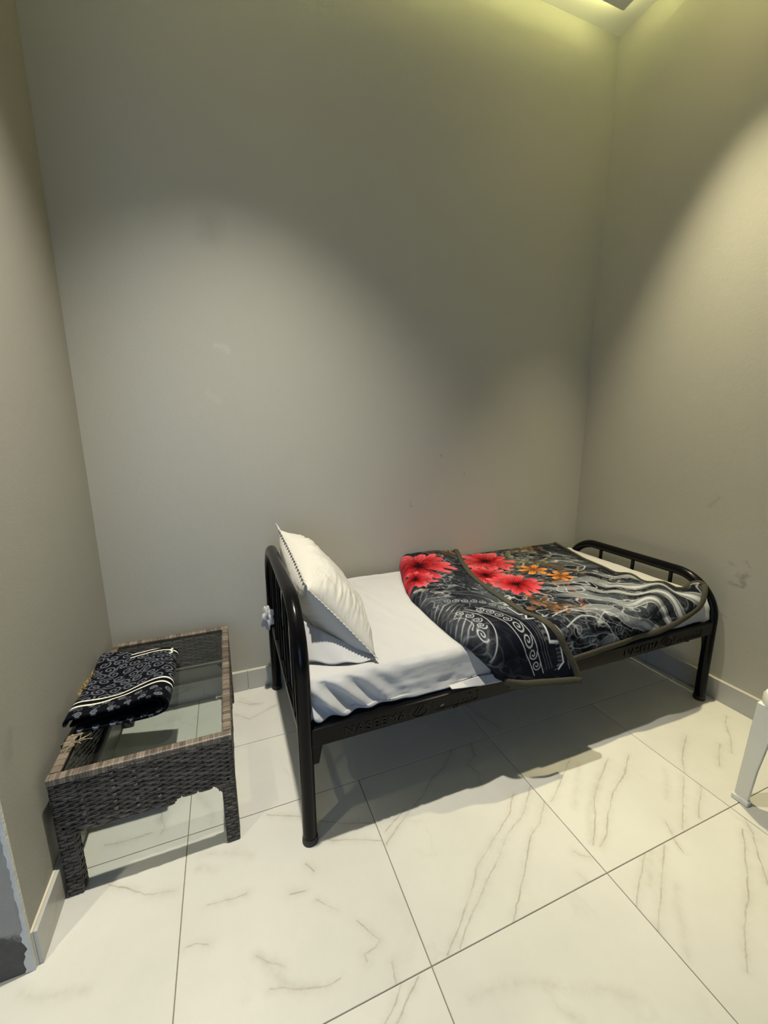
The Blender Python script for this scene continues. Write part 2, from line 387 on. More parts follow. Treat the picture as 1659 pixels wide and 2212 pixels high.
# recessed downlights: ring and lens flush with the panel
M_ring = simple('lamp_ring_white', (0.8, 0.8, 0.78), 0.4)
M_lens = emit('lamp_lens', (1.0, 0.86, 0.36), 130.0)
LL = ['round recessed downlight in the hung ceiling above the wicker table', 'round recessed downlight in the hung ceiling above the bed foot',
      'round recessed downlight in the hung ceiling left of the wall corner']
for (lx, ly, *_), lab in zip(LAMPS, LL):
    d = empty('downlight', (lx, ly, PANEL_Z)); tag(d, lab, 'ceiling light', 'recessed ceiling downlights')
    m = MB(); m.tube([(0.052*math.cos(2*PI*k/32), 0.052*math.sin(2*PI*k/32), -0.003) for k in range(32)], 0.004, 8, closed=True, ry=0.009)
    m.build('trim_ring', M_ring, d, smooth=True)
    m = MB(); n = 32
    m.add([(0.046*math.cos(2*PI*k/n), 0.046*math.sin(2*PI*k/n), zz) for zz in (-0.004, -0.001) for k in range(n)],
          [tuple(range(n-1, -1, -1)), tuple(range(n, 2*n))]+[(k, (k+1) % n, n+(k+1) % n, n+k) for k in range(n)])
    m.build('lens', M_lens, d)

# ------------------------------------------------------------------ floor tiles
GX = [-1.467, -0.867, -0.267, 0.333, 0.932, 1.533, 2.132, 2.732]
def add_tile(x0, x1, y0, y1, mat):
    g = 0.0011; m = MB()
    a0, a1, b0, b1 = x0+g, x1-g, y0+g, y1-g; c = 0.0012
    m.add([(a0,b0,-0.002),(a1,b0,-0.002),(a1,b1,-0.002),(a0,b1,-0.002),(a0,b0,-c),(a1,b0,-c),(a1,b1,-c),(a0,b1,-c),
           (a0+c,b0+c,0),(a1-c,b0+c,0),(a1-c,b1-c,0),(a0+c,b1-c,0)],
          [(0,3,2,1),(0,1,5,4),(1,2,6,5),(2,3,7,6),(3,0,4,7),(4,5,9,8),(5,6,10,9),(6,7,11,10),(7,4,8,11),(8,9,10,11)])
    o = m.build('tile', mat, floor); return o
def tmat(key):
    th = [[(x, y, 0) for x, y in pl] for pl in VEIN_THIN.get(key, [])]; wd = [[(x, y, 0) for x, y in pl] for pl in VEIN_WIDE.get(key, [])]
    return tile_mat('marble_%d_%d' % key, th, wd, seed=key[0]*1.37+key[1]*2.11, generic=0.45 if th else 0.75)
# two shallow rows against the back wall, long tiles
for j, (y0, y1) in enumerate([(-0.406, 0.0), (-0.761, -0.406)]):
    for key, x0, x1 in ((2, 0.0, 0.333), (3, 0.333, 1.533), (5, 1.533, W)):
        add_tile(x0, x1, y0, y1, tmat((key, j)))
for j in range(5):
    y1 = -0.761-0.602*j; y0 = max(y1-0.602, YF)
    for i in range(len(GX)):
        x0 = GX[i]; x1 = GX[i+1] if i < len(GX)-1 else W
        if x1-x0 < 0.03 : continue
        if i == len(GX)-2: x1 = W
        add_tile(x0, x1, y0, y1, tmat((i, j+2)))
    add_tile(XL, GX[0], y0, y1, tmat((0, 40+j)))
# ------------------------------------------------------------------ skirting
SK = 0.106; ST = 0.015
M_skirt = tile_mat('skirting_marble', seed=9.3, generic=1.6, base=(0.50, 0.495, 0.46), rough=0.3)
M_mortar = simple('skirting_mortar', (0.62, 0.58, 0.45), 0.9, vary=0.15, bump=(80, 0.4, 0.004))
def skirting(name, axis, fixed, spans, sgn):
    base = MB(); a, b = spans[0][0], spans[-1][1]
    # rough mortar bed, a hair proud on top
    if axis == 'x': base.box(a, b, fixed-0.006, fixed, 0, SK+0.001)
    elif sgn > 0: base.box(fixed, fixed+0.006, a, b, 0, SK+0.001)
    else: base.box(fixed-0.006, fixed, a, b, 0, SK+0.001)
    r = struct(name, base, M_mortar)
    for (p, q) in spans:
        m = MB(); g = 0.0012
        if axis == 'x': m.box(p+g, q-g, fixed-ST, fixed-0.006, 0.001, SK, 0.0012)
        elif sgn > 0: m.box(fixed+0.006, fixed+ST, p+g, q-g, 0.001, SK, 0.0012)
        else: m.box(fixed-ST, fixed-0.006, p+g, q-g, 0.001, SK, 0.0012)
        m.build('skirting_tile', M_skirt, r)
skirting('baseboard_back', 'x', 0.0, [(0.016, 0.57), (0.57, 1.17), (1.17, 1.77), (1.77, 2.37), (2.37, W-0.016)], 1)
skirting('baseboard_left', 'y', 0.0, [(YC+0.005, -0.61), (-0.61, -0.016)], 1)
skirting('baseboard_right', 'y', W, [(-3.2, -2.6), (-2.6, -2.0), (-2.0, -1.4), (-1.4, -0.6), (-0.6, 0.0)], -1)
# cream mortar line on top of the left and right skirting is the bed itself; ragged filler on the free wall corner
m = MB(); rr = random.Random(5); z = 0.0; rings = []
while z < 1.2:
    w1 = 0.005+0.006*rr.random()*(1.5 if z < 0.14 else 0.6); rings.append((z, w1)); z += 0.012
v = []; f = []
for (z, w1) in rings:
    v += [(0.0015, YC+0.008, z), (0.0015, YC-0.0035, z), (-w1-(0.01 if z < 0.06 else 0)*rr.random(), YC-0.0035, z+0.004*rr.random()), (-w1, YC+0.003, z)]
for i in range(len(rings)-1):
    for k in range(4): f.append((i*4+k, i*4+(k+1) % 4, i*4+4+(k+1) % 4, i*4+4+k))
m.add(v, f); struct('trim_1', m, M_rag)
# ------------------------------------------------------------------ bed frame
M_black = simple('black_gloss_enamel', (0.0035, 0.0035, 0.004), 0.22, spec=0.15, bump=(180, 0.04, 0.001))
HX, FX, YA, YB = 0.711, 2.668, -0.052, -0.928
RT = 0.0235
bed = empty('bed_frame', (1.69, -0.49, 0)); tag(bed, 'black enamelled tubular metal single bed frame with arched headboard and lower footboard', 'bed')
def bpart(name, mb, mat=None, parent=None, **kw):
    o = mb.build(name, mat or M_black, parent or bed, **kw)
    if parent is None: o.matrix_parent_inverse = bed.matrix_world.inverted() if False else Matrix.Translation((-1.69, 0.49, 0))
    return o
def arch(x, ztop, rad, lean=0.0):
    pts = [(x, YB, 0.004), (x, YB, 0.02), (x, YB, 0.2)]
    n = 14
    for k in range(n+1):
        a = PI/2*k/n; pts.append((x, YB+rad-rad*math.cos(a), ztop-rad+rad*math.sin(a)))
    for k in range(1, n+1):
        a = PI/2*k/n; pts.append((x, YA-rad+rad*math.sin(a), ztop-rad+rad*math.cos(a)))
    pts += [(x, YA, 0.2), (x, YA, 0.02), (x, YA, 0.004)]
    return pts
def end_board(name, x, ztop, rad, bars, low):
    m = MB(); m.tube(arch(x, ztop, rad), RT, 20); o = bpart(name, m, smooth=False, auto=50)
    for y in (YA, YB):
        m = MB(); m.tube([(x, y, 0.0), (x, y, 0.006), (x, y, 0.022)], [0.0255, 0.0262, 0.0248], 20); bpart('foot_cap', m, M_rubber, o, auto=50)
    m = MB(); m.tube([(x, YB, low), (x, YA, low)], 0.024, 12, ry=0.011); bpart('cross_rail', m, None, o, auto=50)
    for y in bars:
        m = MB(); top = ztop-RT*0.5
        # bars near the rounded corners end lower on the arch
        dy = min(abs(y-YA), abs(y-YB))
        if dy < rad: top = ztop-rad+math.sqrt(max(0, rad*rad-(rad-dy)**2))-RT*0.5
        m.tube([(x, y, low), (x, y, top)], 0.0095, 10); bpart('upright_bar', m, None, o, auto=50)
    return o
M_rubber = simple('black_rubber', (0.012, 0.012, 0.012), 0.6)
head = end_board('headboard', HX, 0.800, 0.20, (-0.22, -0.40, -0.58, -0.76), 0.345)
foot = end_board('footboard', FX, 0.617, 0.19, (-0.283, -0.496, -0.711), 0.37)
# side rails: angle iron, face to the room and a flange under the mattress
def side_rail(y, s):
    m = MB(); x0, x1 = HX+0.018, FX-0.018
    yo = y-s*0.018      # outer face
    m.box(x0, x1, min(yo, yo+s*0.005), max(yo, yo+s*0.005), 0.360, 0.421, 0.0015)
    ya, yb = yo+s*0.004, yo+s*0.052
    m.box(x0, x1, min(ya, yb), max(ya, yb), 0.4155, 0.4205, 0.0015)
    o = bpart('side_rail', m)
    return o
rail_f = side_rail(YB, 1); rail_b = side_rail(YA, -1)
for x, sx in ((HX+0.02, 1), (FX-0.02, -1)):
    for y in (YB, YA):
        m = MB(); y0 = y-0.003
        pr = [(x, 0.352), (x+sx*0.034, 0.352), (x+sx*0.020, 0.286), (x, 0.286)]
        v = [(a, yy, b) for yy in (y0, y0+0.006) for a, b in pr]
        m.add(v, [(0,1,2,3), (7,6,5,4), (0,4,5,1), (1,5,6,2), (2,6,7,3), (3,7,4,0)]); bpart('corner_bracket', m)
for k in range(9):
    x = 0.86+k*0.205; m = MB(); m.box(x, x+0.07, YB+0.036, YA-0.036, 0.408, 0.4145); bpart('slat', m)
# raised lettering pressed into the front rail
yo = YB-0.018
def text_mesh(body, size, depth):
    cu = bpy.data.curves.new('lettering', 'FONT'); cu.body = body; cu.size = size; cu.extrude = depth; cu.resolution_u = 3; cu.space_character = 1.12
    to = bpy.data.objects.new('tmp', cu); COL.objects.link(to)
    dg = bpy.context.evaluated_depsgraph_get(); me = bpy.data.meshes.new_from_object(to.evaluated_get(dg))
    bpy.data.objects.remove(to); bpy.data.curves.remove(cu)
    return me
M_emboss = simple('black_enamel_raised', (0.007, 0.0065, 0.0055), 0.34, spec=0.22)
def emboss(x0):
    me = text_mesh('NASEEMA', 0.047, 0.0016)
    xs = [v.co.x for v in me.vertices]; k = 0.215/(max(xs)-min(xs)); mn = min(xs)
    for v in me.vertices: v.co = Vector((x0+(v.co.x-mn)*k, yo-0.0012-v.co.z, 0.3735+v.co.y*0.86))
    o = link('raised_lettering', me, M_emboss, rail_f)
    m = MB(); cx = x0+0.262; cz = 0.3895
    m.tube([(cx+0.034*math.cos(2*PI*k/24), yo, cz+0.023*math.sin(2*PI*k/24)) for k in range(24)], 0.0026, 6, closed=True)
    for dx in (-0.013, 0.004):
        m.tube([(cx+dx-0.010, yo, cz-0.016), (cx+dx-0.002, yo, cz-0.004), (cx+dx+0.006, yo, cz+0.004), (cx+dx+0.014, yo, cz+0.016)], 0.0026, 6)
    o = m.build('raised_emblem', M_emboss, rail_f)
    # Arabic name to the right of the emblem: tall stroke, joined base line, teeth, closing curve and dots
    m = MB(); a = x0+0.315; r = 0.0024
    m.tube([(a, yo, 0.405), (a, yo, 0.378), (a+0.010, yo, 0.371), (a+0.17, yo, 0.371), (a+0.182, yo, 0.378), (a+0.182, yo, 0.394)], r, 6)
    m.tube([(a+0.024, yo, 0.371), (a+0.030, yo, 0.382), (a+0.042, yo, 0.386), (a+0.050, yo, 0.379), (a+0.046, yo, 0.371)], r, 6)
    for q in (0.080, 0.104, 0.122, 0.140, 0.158): m.tube([(a+q, yo, 0.371), (a+q, yo, 0.386)], r, 6)
    for q, zz in ((0.086, 0.361), (0.098, 0.361), (0.150, 0.400), (0.182, 0.402)): m.box(a+q-0.003, a+q+0.003, yo-0.0022, yo+0.001, zz-0.003, zz+0.003)
    o = m.build('raised_arabic_lettering', M_emboss, rail_f)
emboss(0.835); emboss(2.07)

# ------------------------------------------------------------------ mattress in its sheet
def sheet_mat(name, base=(0.47, 0.47, 0.47), stripe=0.07, ang=0.0):
    t = NT(name); P = t.pos()
    wv = t.n('ShaderNodeTexWave'); wv.inputs['Scale'].default_value = 26; wv.inputs['Distortion'].default_value = 0.6
    mp = t.n('ShaderNodeMapping'); t.l(P, mp.inputs[0]); mp.inputs['Rotation'].default_value = (0, 0, ang); t.l(mp.outputs[0], wv.inputs[0])
    t.set(base, 0.75, spec=0.25); t.p.inputs['Sheen Weight'].default_value = 0.15
    h = t.math('ADD', t.math('MULTIPLY', wv.outputs[1], stripe), t.math('MULTIPLY', t.noise(P, 26, 5, 0.6), 1.0))
    t.bump(h, 0.30, 0.004); return t.m
M_sheet = sheet_mat('white_cotton_sheet')
MT = 0.556    # top of the mattress
mat_o = empty('mattress', (1.69, -0.47, 0.42)); tag(mat_o, 'single mattress in a rumpled white sheet lying on the black bed frame', 'mattress')
MI = Matrix.Translation((-1.69, 0.47, -0.42))
def mpart(name, me, mat, smooth=True):
    o = link(name, me, mat, mat_o, smooth); o.matrix_parent_inverse = MI; return o
def mattress_mesh():
    # cross-section across the bed (y, z) as a closed loop, swept along x
    nx = 240; x0, x1 = 0.737, 2.640
    yb, yf, zb = -0.055, -0.902, 0.4225; R = 0.030
    loop = []
    def arc(cy, cz, r, a0, a1, n):
        for k in range(n+1):
            a = a0+(a1-a0)*k/n; loop.append((cy+r*math.cos(a), cz+r*math.sin(a)))
    nf = 26
    for k in range(nf): loop.append((yf, zb+0.006+(MT-R-zb-0.006)*k/nf))           # front side, upward
    arc(yf+R, MT-R, R, PI, PI/2, 8)
    nt = 70
    for k in range(1, nt): loop.append((yf+R+(yb-0.02-yf-R)*k/nt, MT))
    arc(yb-0.02, MT-0.02, 0.02, PI/2, 0, 5)
    for k in range(1, 8): loop.append((yb, MT-0.02-(MT-0.02-zb-0.01)*k/8))
    for k in range(12): loop.append((yb+(yf-yb)*k/12, zb))
    L = np.array(loop); n = len(L)
    P = np.zeros((nx, n+1, 3))
    xs = x0+(x1-x0)*np.linspace(0, 1, nx)
    for i, x in enumerate(xs):
        y = L[:, 0].copy(); z = L[:, 1].copy()
        e = min(x-x0, x1-x)                                 # soft rounded ends
        k = 1-math.sqrt(max(0, 1-(1-min(e/0.03, 1))**2))
        z = z-(z-0.489)*0.30*k; y = y-(y+0.478)*0.03*k
        top = (L[:, 1] > MT-0.012)
        ridge = np.exp(-((y-(yb-0.035))/0.010)**2)*0.007*top
        wr = 0.006*(fbm(x*7+y*3, y*9, 4)-0.5)+0.0035*(vnoise(x*34+y*8, y*9)-0.5)
        z = z+np.where(top, wr+ridge, 0)
        side = (L[:, 1] < MT-0.012) & (L[:, 0] < yf+0.02) & (L[:, 1] > zb)
        w = np.clip((MT-z)/(MT-zb), 0, 1)
        # pulled folds at the head end of the front side, small rumples further on
        ph = (x-0.70)*1.0+(z-0.42)*0.95
        fold = 0.020*np.exp(-((x-0.80)/0.16)**2)*np.sin(ph*72)*np.sin(np.clip(w, 0, 1)*PI*0.85)
        rum = 0.020*(fbm(x*9, z*22+3, 3)-0.5)*w
        y = y+np.where(side, fold+rum-0.024*w**1.5, 0)
        # wavy hem
        hem = (L[:, 1] <= zb+0.02) & (L[:, 0] < yf+0.01)
        z = z+np.where(hem, 0.012*(vnoise(np.full_like(z, x*9), z*0+2)-0.2), 0)
        y = np.maximum(y, -0.942)
        P[i, :n, 0] = x; P[i, :n, 1] = y; P[i, :n, 2] = z; P[i, n] = P[i, 0]
        # head end bulges out beside the post
        if i < 6:
            b = np.exp(-((y+0.83)/0.045)**2)*np.exp(-((z-0.50)/0.06)**2); P[i, :n, 0] -= 0.045*b*(1-i/6); P[i, n] = P[i, 0]
    me = grid_mesh('sheet_cover', P, flip=True)
    bm = bmesh.new(); bm.from_mesh(me)
    bmesh.ops.remove_doubles(bm, verts=bm.verts, dist=1e-5)
    bmesh.ops.holes_fill(bm, edges=[e for e in bm.edges if e.is_boundary], sides=0)
    bmesh.ops.recalc_face_normals(bm, faces=bm.faces)
    for f in bm.faces: f.smooth = len(f.verts) <= 4
    bm.to_mesh(me); bm.free(); return me
mpart('sheet_cover', mattress_mesh(), M_sheet, smooth=False)
def cloth(name, P, mat, thick=0.002, parent=None, inv=None):
    me = grid_mesh(name, P); o = link(name, me, mat, parent)
    if inv is not None: o.matrix_parent_inverse = inv
    md = o.modifiers.new('thick', 'SOLIDIFY'); md.thickness = thick; md.offset = 0
    return o
# turned-out hem of the sheet below the blanket flap
n, k = 60, 8; P = np.zeros((n, k, 3)); u = np.linspace(0, 1, n); 
for j in range(k):
    s = j/(k-1); P[:, j, 0] = 1.22+0.27*u; P[:, j, 1] = -0.930-0.022*s-0.004*np.sin(u*9); P[:, j, 2] = 0.452-0.026*s*np.minimum(1, u*2.2)-0.010*(1-u)+0.004*np.sin(u*7)
cloth('turned_hem', P, M_sheet, 0.002, mat_o, MI)
n = 80; P = np.zeros((n, k, 3)); u = np.linspace(0, 1, n)
for j in range(k):
    s = j/(k-1); P[:, j, 0] = 1.74+0.22*u; P[:, j, 1] = -0.925-0.022*s-0.004*np.sin(u*15); P[:, j, 2] = 0.470-0.043*s+0.010*u*(1-s)+0.004*np.sin(u*22)
cloth('turned_hem', P, M_sheet, 0.002, mat_o, MI)
# bunched corner poking out past the headboard by the wall
n = 22; P = np.zeros((n, n, 3)); rs = np.random.RandomState(4)
A, B = np.meshgrid(np.linspace(0, 2*PI, n), np.linspace(0.02, PI-0.02, n), indexing='ij')
rad = 0.030*(1+0.45*np.sin(A*3+B*2)+0.25*np.sin(A*5-B*4))
P[:, :, 0] = 0.700-0.020+rad*0.75*np.sin(B)*np.cos(A); P[:, :, 1] = -0.135+rad*0.9*np.sin(B)*np.sin(A); P[:, :, 2] = 0.440+rad*1.3*np.cos(B)
me = grid_mesh('sheet_corner', P); mpart('sheet_corner', me, M_sheet)
# crumpled sheet at the foot corner
n = 40; k = 22; P = np.zeros((n, k, 3)); U, V = np.meshgrid(np.linspace(0, 1, n), np.linspace(0, 1, k), indexing='ij')
P[:, :, 0] = 2.50+0.150*U-0.010*V; P[:, :, 1] = -0.868-0.062*np.sin(V*PI/2)*(0.75+0.25*U); P[:, :, 2] = MT+0.004-0.135*V**1.6+0.0
P += 0.010*np.stack([vnoise(U*6, V*5)-0.5, vnoise(U*7+9, V*6)-0.5, vnoise(U*5+4, V*5+7)-0.5], -1)
cloth('foot_corner_fold', P, M_sheet, 0.002, mat_o, MI)

# ------------------------------------------------------------------ pillow
M_pillow = sheet_mat('cream_pillowcase', (0.52, 0.505, 0.46), 0.22, 0.5)
pil = empty('pillow', (0.90, -0.55, MT)); tag(pil, 'plump cream pillow leaning against the black headboard', 'pillow')
PIV = Matrix.Translation((-0.90, 0.55, -MT))
B1 = Vector((0.972, -0.862, 0.572)); B2 = Vector((1.005, -0.215, 0.580)); T1 = Vector((0.768, -0.760, 0.812)); T2 = Vector((0.752, -0.185, 0.885))
def pillow_side(sgn, n=70):
    a = np.linspace(-1, 1, n); A, Bq = np.meshgrid(a, a, indexing='ij')       # A along y, Bq from bottom to top
    s = (A+1)/2; t = (Bq+1)/2
    def v3(v): return np.array(v[:])
    mid = ((1-s)*(1-t))[..., None]*v3(B1)+(s*(1-t))[..., None]*v3(B2)+((1-s)*t)[..., None]*v3(T1)+(s*t)[..., None]*v3(T2)
    # edges pulled in between the corners
    pin = 0.030
    cen = mid.mean((0, 1))
    infl = np.clip(1-np.abs(A)**3.2, 0, 1)**0.62*np.clip(1-np.abs(Bq)**3.2, 0, 1)**0.62
    edge = (1-A**2)*np.abs(Bq)**4+(1-Bq**2)*np.abs(A)**4
    mid = mid+(cen-mid)*(edge*pin*2.2)[..., None]
    nrm = np.cross(v3(B2)-v3(B1), v3(T1)-v3(B1)); nrm = nrm/np.linalg.norm(nrm)
    if nrm[0] < 0: nrm = -nrm
    T = 0.090 if sgn > 0 else 0.105
    h = T*infl
    rr_ = np.sqrt(A**2+Bq**2)
    wr = 0.020*(fbm(A*3+20, Bq*3+4, 3)-0.5)+0.026*(fbm(A*2.2, Bq*16+3, 3)-0.5)*np.clip(np.abs(A)-0.45, 0, 1)*(1-np.abs(A))*9+0.028*(fbm(A*15+7, Bq*2.5, 3)-0.5)*np.clip(Bq-0.35, 0, 1)*(1-np.abs(Bq))*8
    h = h+wr*np.clip(infl*1.5, 0, 1)
    Pp = mid+sgn*nrm*h[..., None]
    # underside rests on mattress and headboard
    Pp[..., 2] = np.maximum(Pp[..., 2], MT+0.006); 
    if sgn < 0: Pp[..., 0] = np.maximum(Pp[..., 0], 0.742)
    return Pp
PU, PLo = pillow_side(1), pillow_side(-1)
me = bpy.data.meshes.new('pillow_body'); bm = bmesh.new()
for Pp, fl in ((PU, False), (PLo, True)):
    g = [[bm.verts.new(Pp[i, j]) for j in range(Pp.shape[1])] for i in range(Pp.shape[0])]
    for i in range(len(g)-1):
        for j in range(len(g)-1):
            q = (g[i][j], g[i+1][j], g[i+1][j+1], g[i][j+1]); bm.faces.new(q[::-1] if fl else q)
bmesh.ops.remove_doubles(bm, verts=bm.verts, dist=1e-4); bmesh.ops.recalc_face_normals(bm, faces=bm.faces)
for f in bm.faces: f.smooth = True
bm.to_mesh(me); bm.free()
o = link('pillow_body', me, M_pillow, pil); o.matrix_parent_inverse = PIV
# frilled welt along the near edge and the far edge
def edge_strip(row, out, name, wdt=0.022):
    pts = row; n = len(pts); k = 5; P = np.zeros((n, k, 3))
    for j in range(k):
        s = j/(k-1); ruf = 0.004*np.sin(np.arange(n)*1.9)*s
        P[:, j] = pts+np.array(out)*wdt*s+np.stack([ruf, ruf*0.3, -ruf], -1)
    P[..., 2] = np.maximum(P[..., 2], MT+0.008)
    cloth(name, P, M_pillow, 0.003, pil, PIV)
edge_strip(PU[0, :, :], (0.02, -1, 0.0), 'edge_welt', 0.020)
edge_strip(PU[:, -1, :], (-0.35, 0, 0.9), 'edge_welt', 0.016)
edge_strip(PU[-1, :, :], (-0.2, 1, 0.4), 'edge_welt', 0.022)
# pointed top corner of the case
P = np.zeros((8, 8, 3)); c0 = np.array(T2[:])
for i in range(8):
    for j in range(8):
        s, t = i/7, j/7; w = 0.075*(1-s)
        P[i, j] = c0+np.array((0.02, -0.055, -0.065))*(1-s)*1.0+np.array((-0.012, 0.0, 0.028))*s+np.array((0.35, 0.9, -0.1))*w*(t-0.5)*0.7+np.array((0.8, 0, 0.5))*0.012*math.sin(PI*t)*(1-s)
cloth('corner_peak', P, M_pillow, 0.006, pil, PIV)
# loose case flap lying on the sheet under the near end
n, k = 40, 16; P = np.zeros((n, k, 3)); U, V = np.meshgrid(np.linspace(0, 1, n), np.linspace(0, 1, k), indexing='ij')
nx_ = 0.752+0.215*U; ny_ = -0.795-0.070*U**1.0-0.018*np.sin(U*PI)
P[:, :, 0] = nx_+0.0*V; P[:, :, 1] = ny_+V*(0.055+0.03*(1-U)); P[:, :, 2] = MT+0.008+V*(0.105*(1-U)**1.2+0.010)+0.004*np.sin(U*14+V*3)*(1-V)
cloth('case_flap', P, M_sheet, 0.002, pil, PIV)
# ------------------------------------------------------------------ printed plush blanket on the bed
def lerp_tab(t, tab):
    a = np.array([p[0] for p in tab]); b = np.array([p[1] for p in tab]); return np.interp(t, a, b)
Z0 = 0.577; YTOP = -0.885; RB = 0.055
def profile(a, off=0.0):
    """position across the bed for arc length a from the wall, offset outwards"""
    r = RB+off
    y = np.where(a < 0.885, -a, 0.0); z = np.where(a < 0.885, Z0+off, 0.0)
    th = np.clip((a-0.885)/(RB*PI/2), 0, 1)*PI/2
    bend = a >= 0.885
    y = np.where(bend, YTOP-r*np.sin(th), y); z = np.where(bend, Z0-RB+r*np.cos(th), z)
    dn = np.clip(a-(0.885+RB*PI/2), 0, None)
    z = z-dn
    return y, z
def sm(e0, e1, x):
    t = np.clip((x-e0)/(e1-e0), 0, 1); return t*t*(3-2*t)
# --- painting
def mixc(c, m, col): return c*(1-m[..., None])+np.array(col)*m[..., None]
def strand_ground(X, A):
    """dark velvet ground with smoky pale strands"""
    wx = X+0.10*(fbm(X*5, A*5, 3)-0.5); wa = A+0.14*(fbm(X*5+30, A*5+11, 3)-0.5)
    n1 = fbm(wx*9+wa*2.5, wa*16-wx*5, 3); r1 = 1-np.clip(np.abs(n1-0.5)/0.035, 0, 1)
    n2 = fbm(wx*17+5, wa*26-wx*9+8, 3); r2 = 1-np.clip(np.abs(n2-0.52)/0.045, 0, 1)
    body = sm(0.46, 0.66, fbm(wx*7-wa*3+50, wa*10-wx*4, 3))
    msk = 0.25+0.75*sm(0.22, 0.50, fbm(X*3+80, A*3.4, 2)); n3 = fbm(wx*30+wa*8, wa*52-wx*14+3, 2); r3 = 1-np.clip(np.abs(n3-0.5)/0.05, 0, 1)
    c = np.zeros(X.shape+(3,))+np.array((0.006, 0.007, 0.011))
    c = mixc(c, body*0.42*msk, (0.085, 0.105, 0.125)); c = mixc(c, r3*0.42*msk, (0.17, 0.18, 0.205)); c = mixc(c, r2*0.60*msk, (0.20, 0.215, 0.24)); c = mixc(c, r1**1.5*0.8*msk, (0.46, 0.48, 0.51))
    return c
def petal(c, X, A, cx, ca, ang, L, wd, base, tip, k=0.0):
    dx, da = math.cos(ang), math.sin(ang); qx, qa = X-cx, A-ca
    u = (qx*dx+qa*da)/L; v = (-qx*da+qa*dx)/wd
    uu = np.clip(u, 0, 1); shp = uu**0.55*np.sqrt(np.clip(1-uu**4.5, 0, 1))*(0.95+0.07*np.sin(uu*11+k))
    shp = np.maximum(shp, 1e-3); av = np.abs(v)/shp
    inside = (u > 0.0) & (u < 1) & (av < 1)
    m = np.clip((1-av)*5, 0, 1)*inside
    str_ = 0.5+0.5*np.sin(v*13+k*3+u*4)
    tt = np.clip(uu*1.15+0.30*str_-0.32, 0, 1)**1.2
    col = np.array(base)*(1-tt[..., None])+np.array(tip)*tt[..., None]
    rim = np.clip((av-0.72)/0.28, 0, 1)
    col = col*(1-0.0*rim[..., None])+np.array((0.95, 0.42, 0.40))*0.16*rim[..., None]*tt[..., None]
    col = col*(1-0.75*(np.clip((av-0.80)/0.2, 0, 1)*(v > 0))[..., None])
    return c*(1-m[..., None])+col*m[..., None]
def peony(c, X, A, cx, ca, R, seed, sx=1.0):
    r = random.Random(seed); near = (np.abs(X-cx) < R*1.4) & (np.abs(A-ca) < R*1.5)
    ii = np.where(near)
    if len(ii[0]) == 0: return c
    i0, i1, j0, j1 = ii[0].min(), ii[0].max()+1, ii[1].min(), ii[1].max()+1
    s = c[i0:i1, j0:j1]; Xs = X[i0:i1, j0:j1]; As = A[i0:i1, j0:j1]
    for (n, L, w, b, t, off) in ((13, 1.0, 0.20, (0.05, 0.0, 0.004), (0.66, 0.10, 0.12), 0.0), (11, 0.84, 0.20, (0.04, 0, 0.003), (0.60, 0.055, 0.07), 0.07), (9, 0.66, 0.19, (0.02, 0, 0.001), (0.52, 0.022, 0.03), 0.07), (6, 0.44, 0.17, (0.008, 0, 0.001), (0.40, 0.010, 0.014), 0.03)):
        for q in range(n):
            an = 2*PI*q/n+r.uniform(-0.22, 0.22)+L
            s = petal(s, Xs, As, cx+r.uniform(-off, off)*R*2, ca+r.uniform(-off, off)*R*2, an, R*L*r.uniform(0.85, 1.15), R*w*r.uniform(0.85, 1.2), b, t, r.uniform(0, 6))
    d = np.sqrt((Xs-cx)**2+(As-ca)**2)/R; s = mixc(s, np.clip(1-d/0.16, 0, 1), (0.012, 0.0, 0.002))
    c[i0:i1, j0:j1] = s; return c
def orange(c, X, A, cx, ca, R, rot):
    for q in range(6): c = petal(c, X, A, cx, ca, rot+q*PI/3, R, R*0.36, (0.16, 0.045, 0.008), (0.62, 0.24, 0.05), q)
    d = np.sqrt((X-cx)**2+(A-ca)**2)/R; return mixc(c, np.clip(1-d/0.2, 0, 1), (0.05, 0.02, 0.01))
def leafy(c, X, A, cx, ca, R, n, base, tip, seed):
    r = random.Random(seed)
    for q in range(n): c = petal(c, X, A, cx+r.uniform(-1, 1)*R*0.5, ca+r.uniform(-1, 1)*R*0.5, r.uniform(0, 2*PI), R*r.uniform(0.6, 1.0), R*r.uniform(0.14, 0.26), base, tip, q)
    return c
def pdist(X, A, pts):
    d = np.full(X.shape, 9.0); s = np.zeros(X.shape); acc = 0.0
    for (x0, a0), (x1, a1) in zip(pts[:-1], pts[1:]):
        bx, ba = x1-x0, a1-a0; L2 = bx*bx+ba*ba; h = np.clip(((X-x0)*bx+(A-a0)*ba)/L2, 0, 1)
        e = np.sqrt((X-x0-bx*h)**2+(A-a0-ba*h)**2); d = np.minimum(d, e)
    return d
def stroke(c, X, A, pts, w, col, k=1.0):
    d = pdist(X, A, pts); return mixc(c, np.clip((w-d)/0.002, 0, 1)*k, col)
def smooth_poly(pts, n=6):
    P = np.array(pts); out = []
    for i in range(len(P)-1):
        p0 = P[max(i-1, 0)]; p1 = P[i]; p2 = P[i+1]; p3 = P[min(i+2, len(P)-1)]
        for k in range(n):
            t = k/n; out.append(tuple(0.5*((2*p1)+(-p0+p2)*t+(2*p0-5*p1+4*p2-p3)*t*t+(-p0+3*p1-3*p2+p3)*t**3)))
    out.append(tuple(P[-1])); return out
def spiral(cx, ca, R, rot, turns=1.6, sgn=1):
    n = 22; return [(cx+R*(1-k/n*0.85)*math.cos(rot+sgn*2*PI*turns*k/n), ca+R*(1-k/n*0.85)*math.sin(rot+sgn*2*PI*turns*k/n)) for k in range(n+1)]
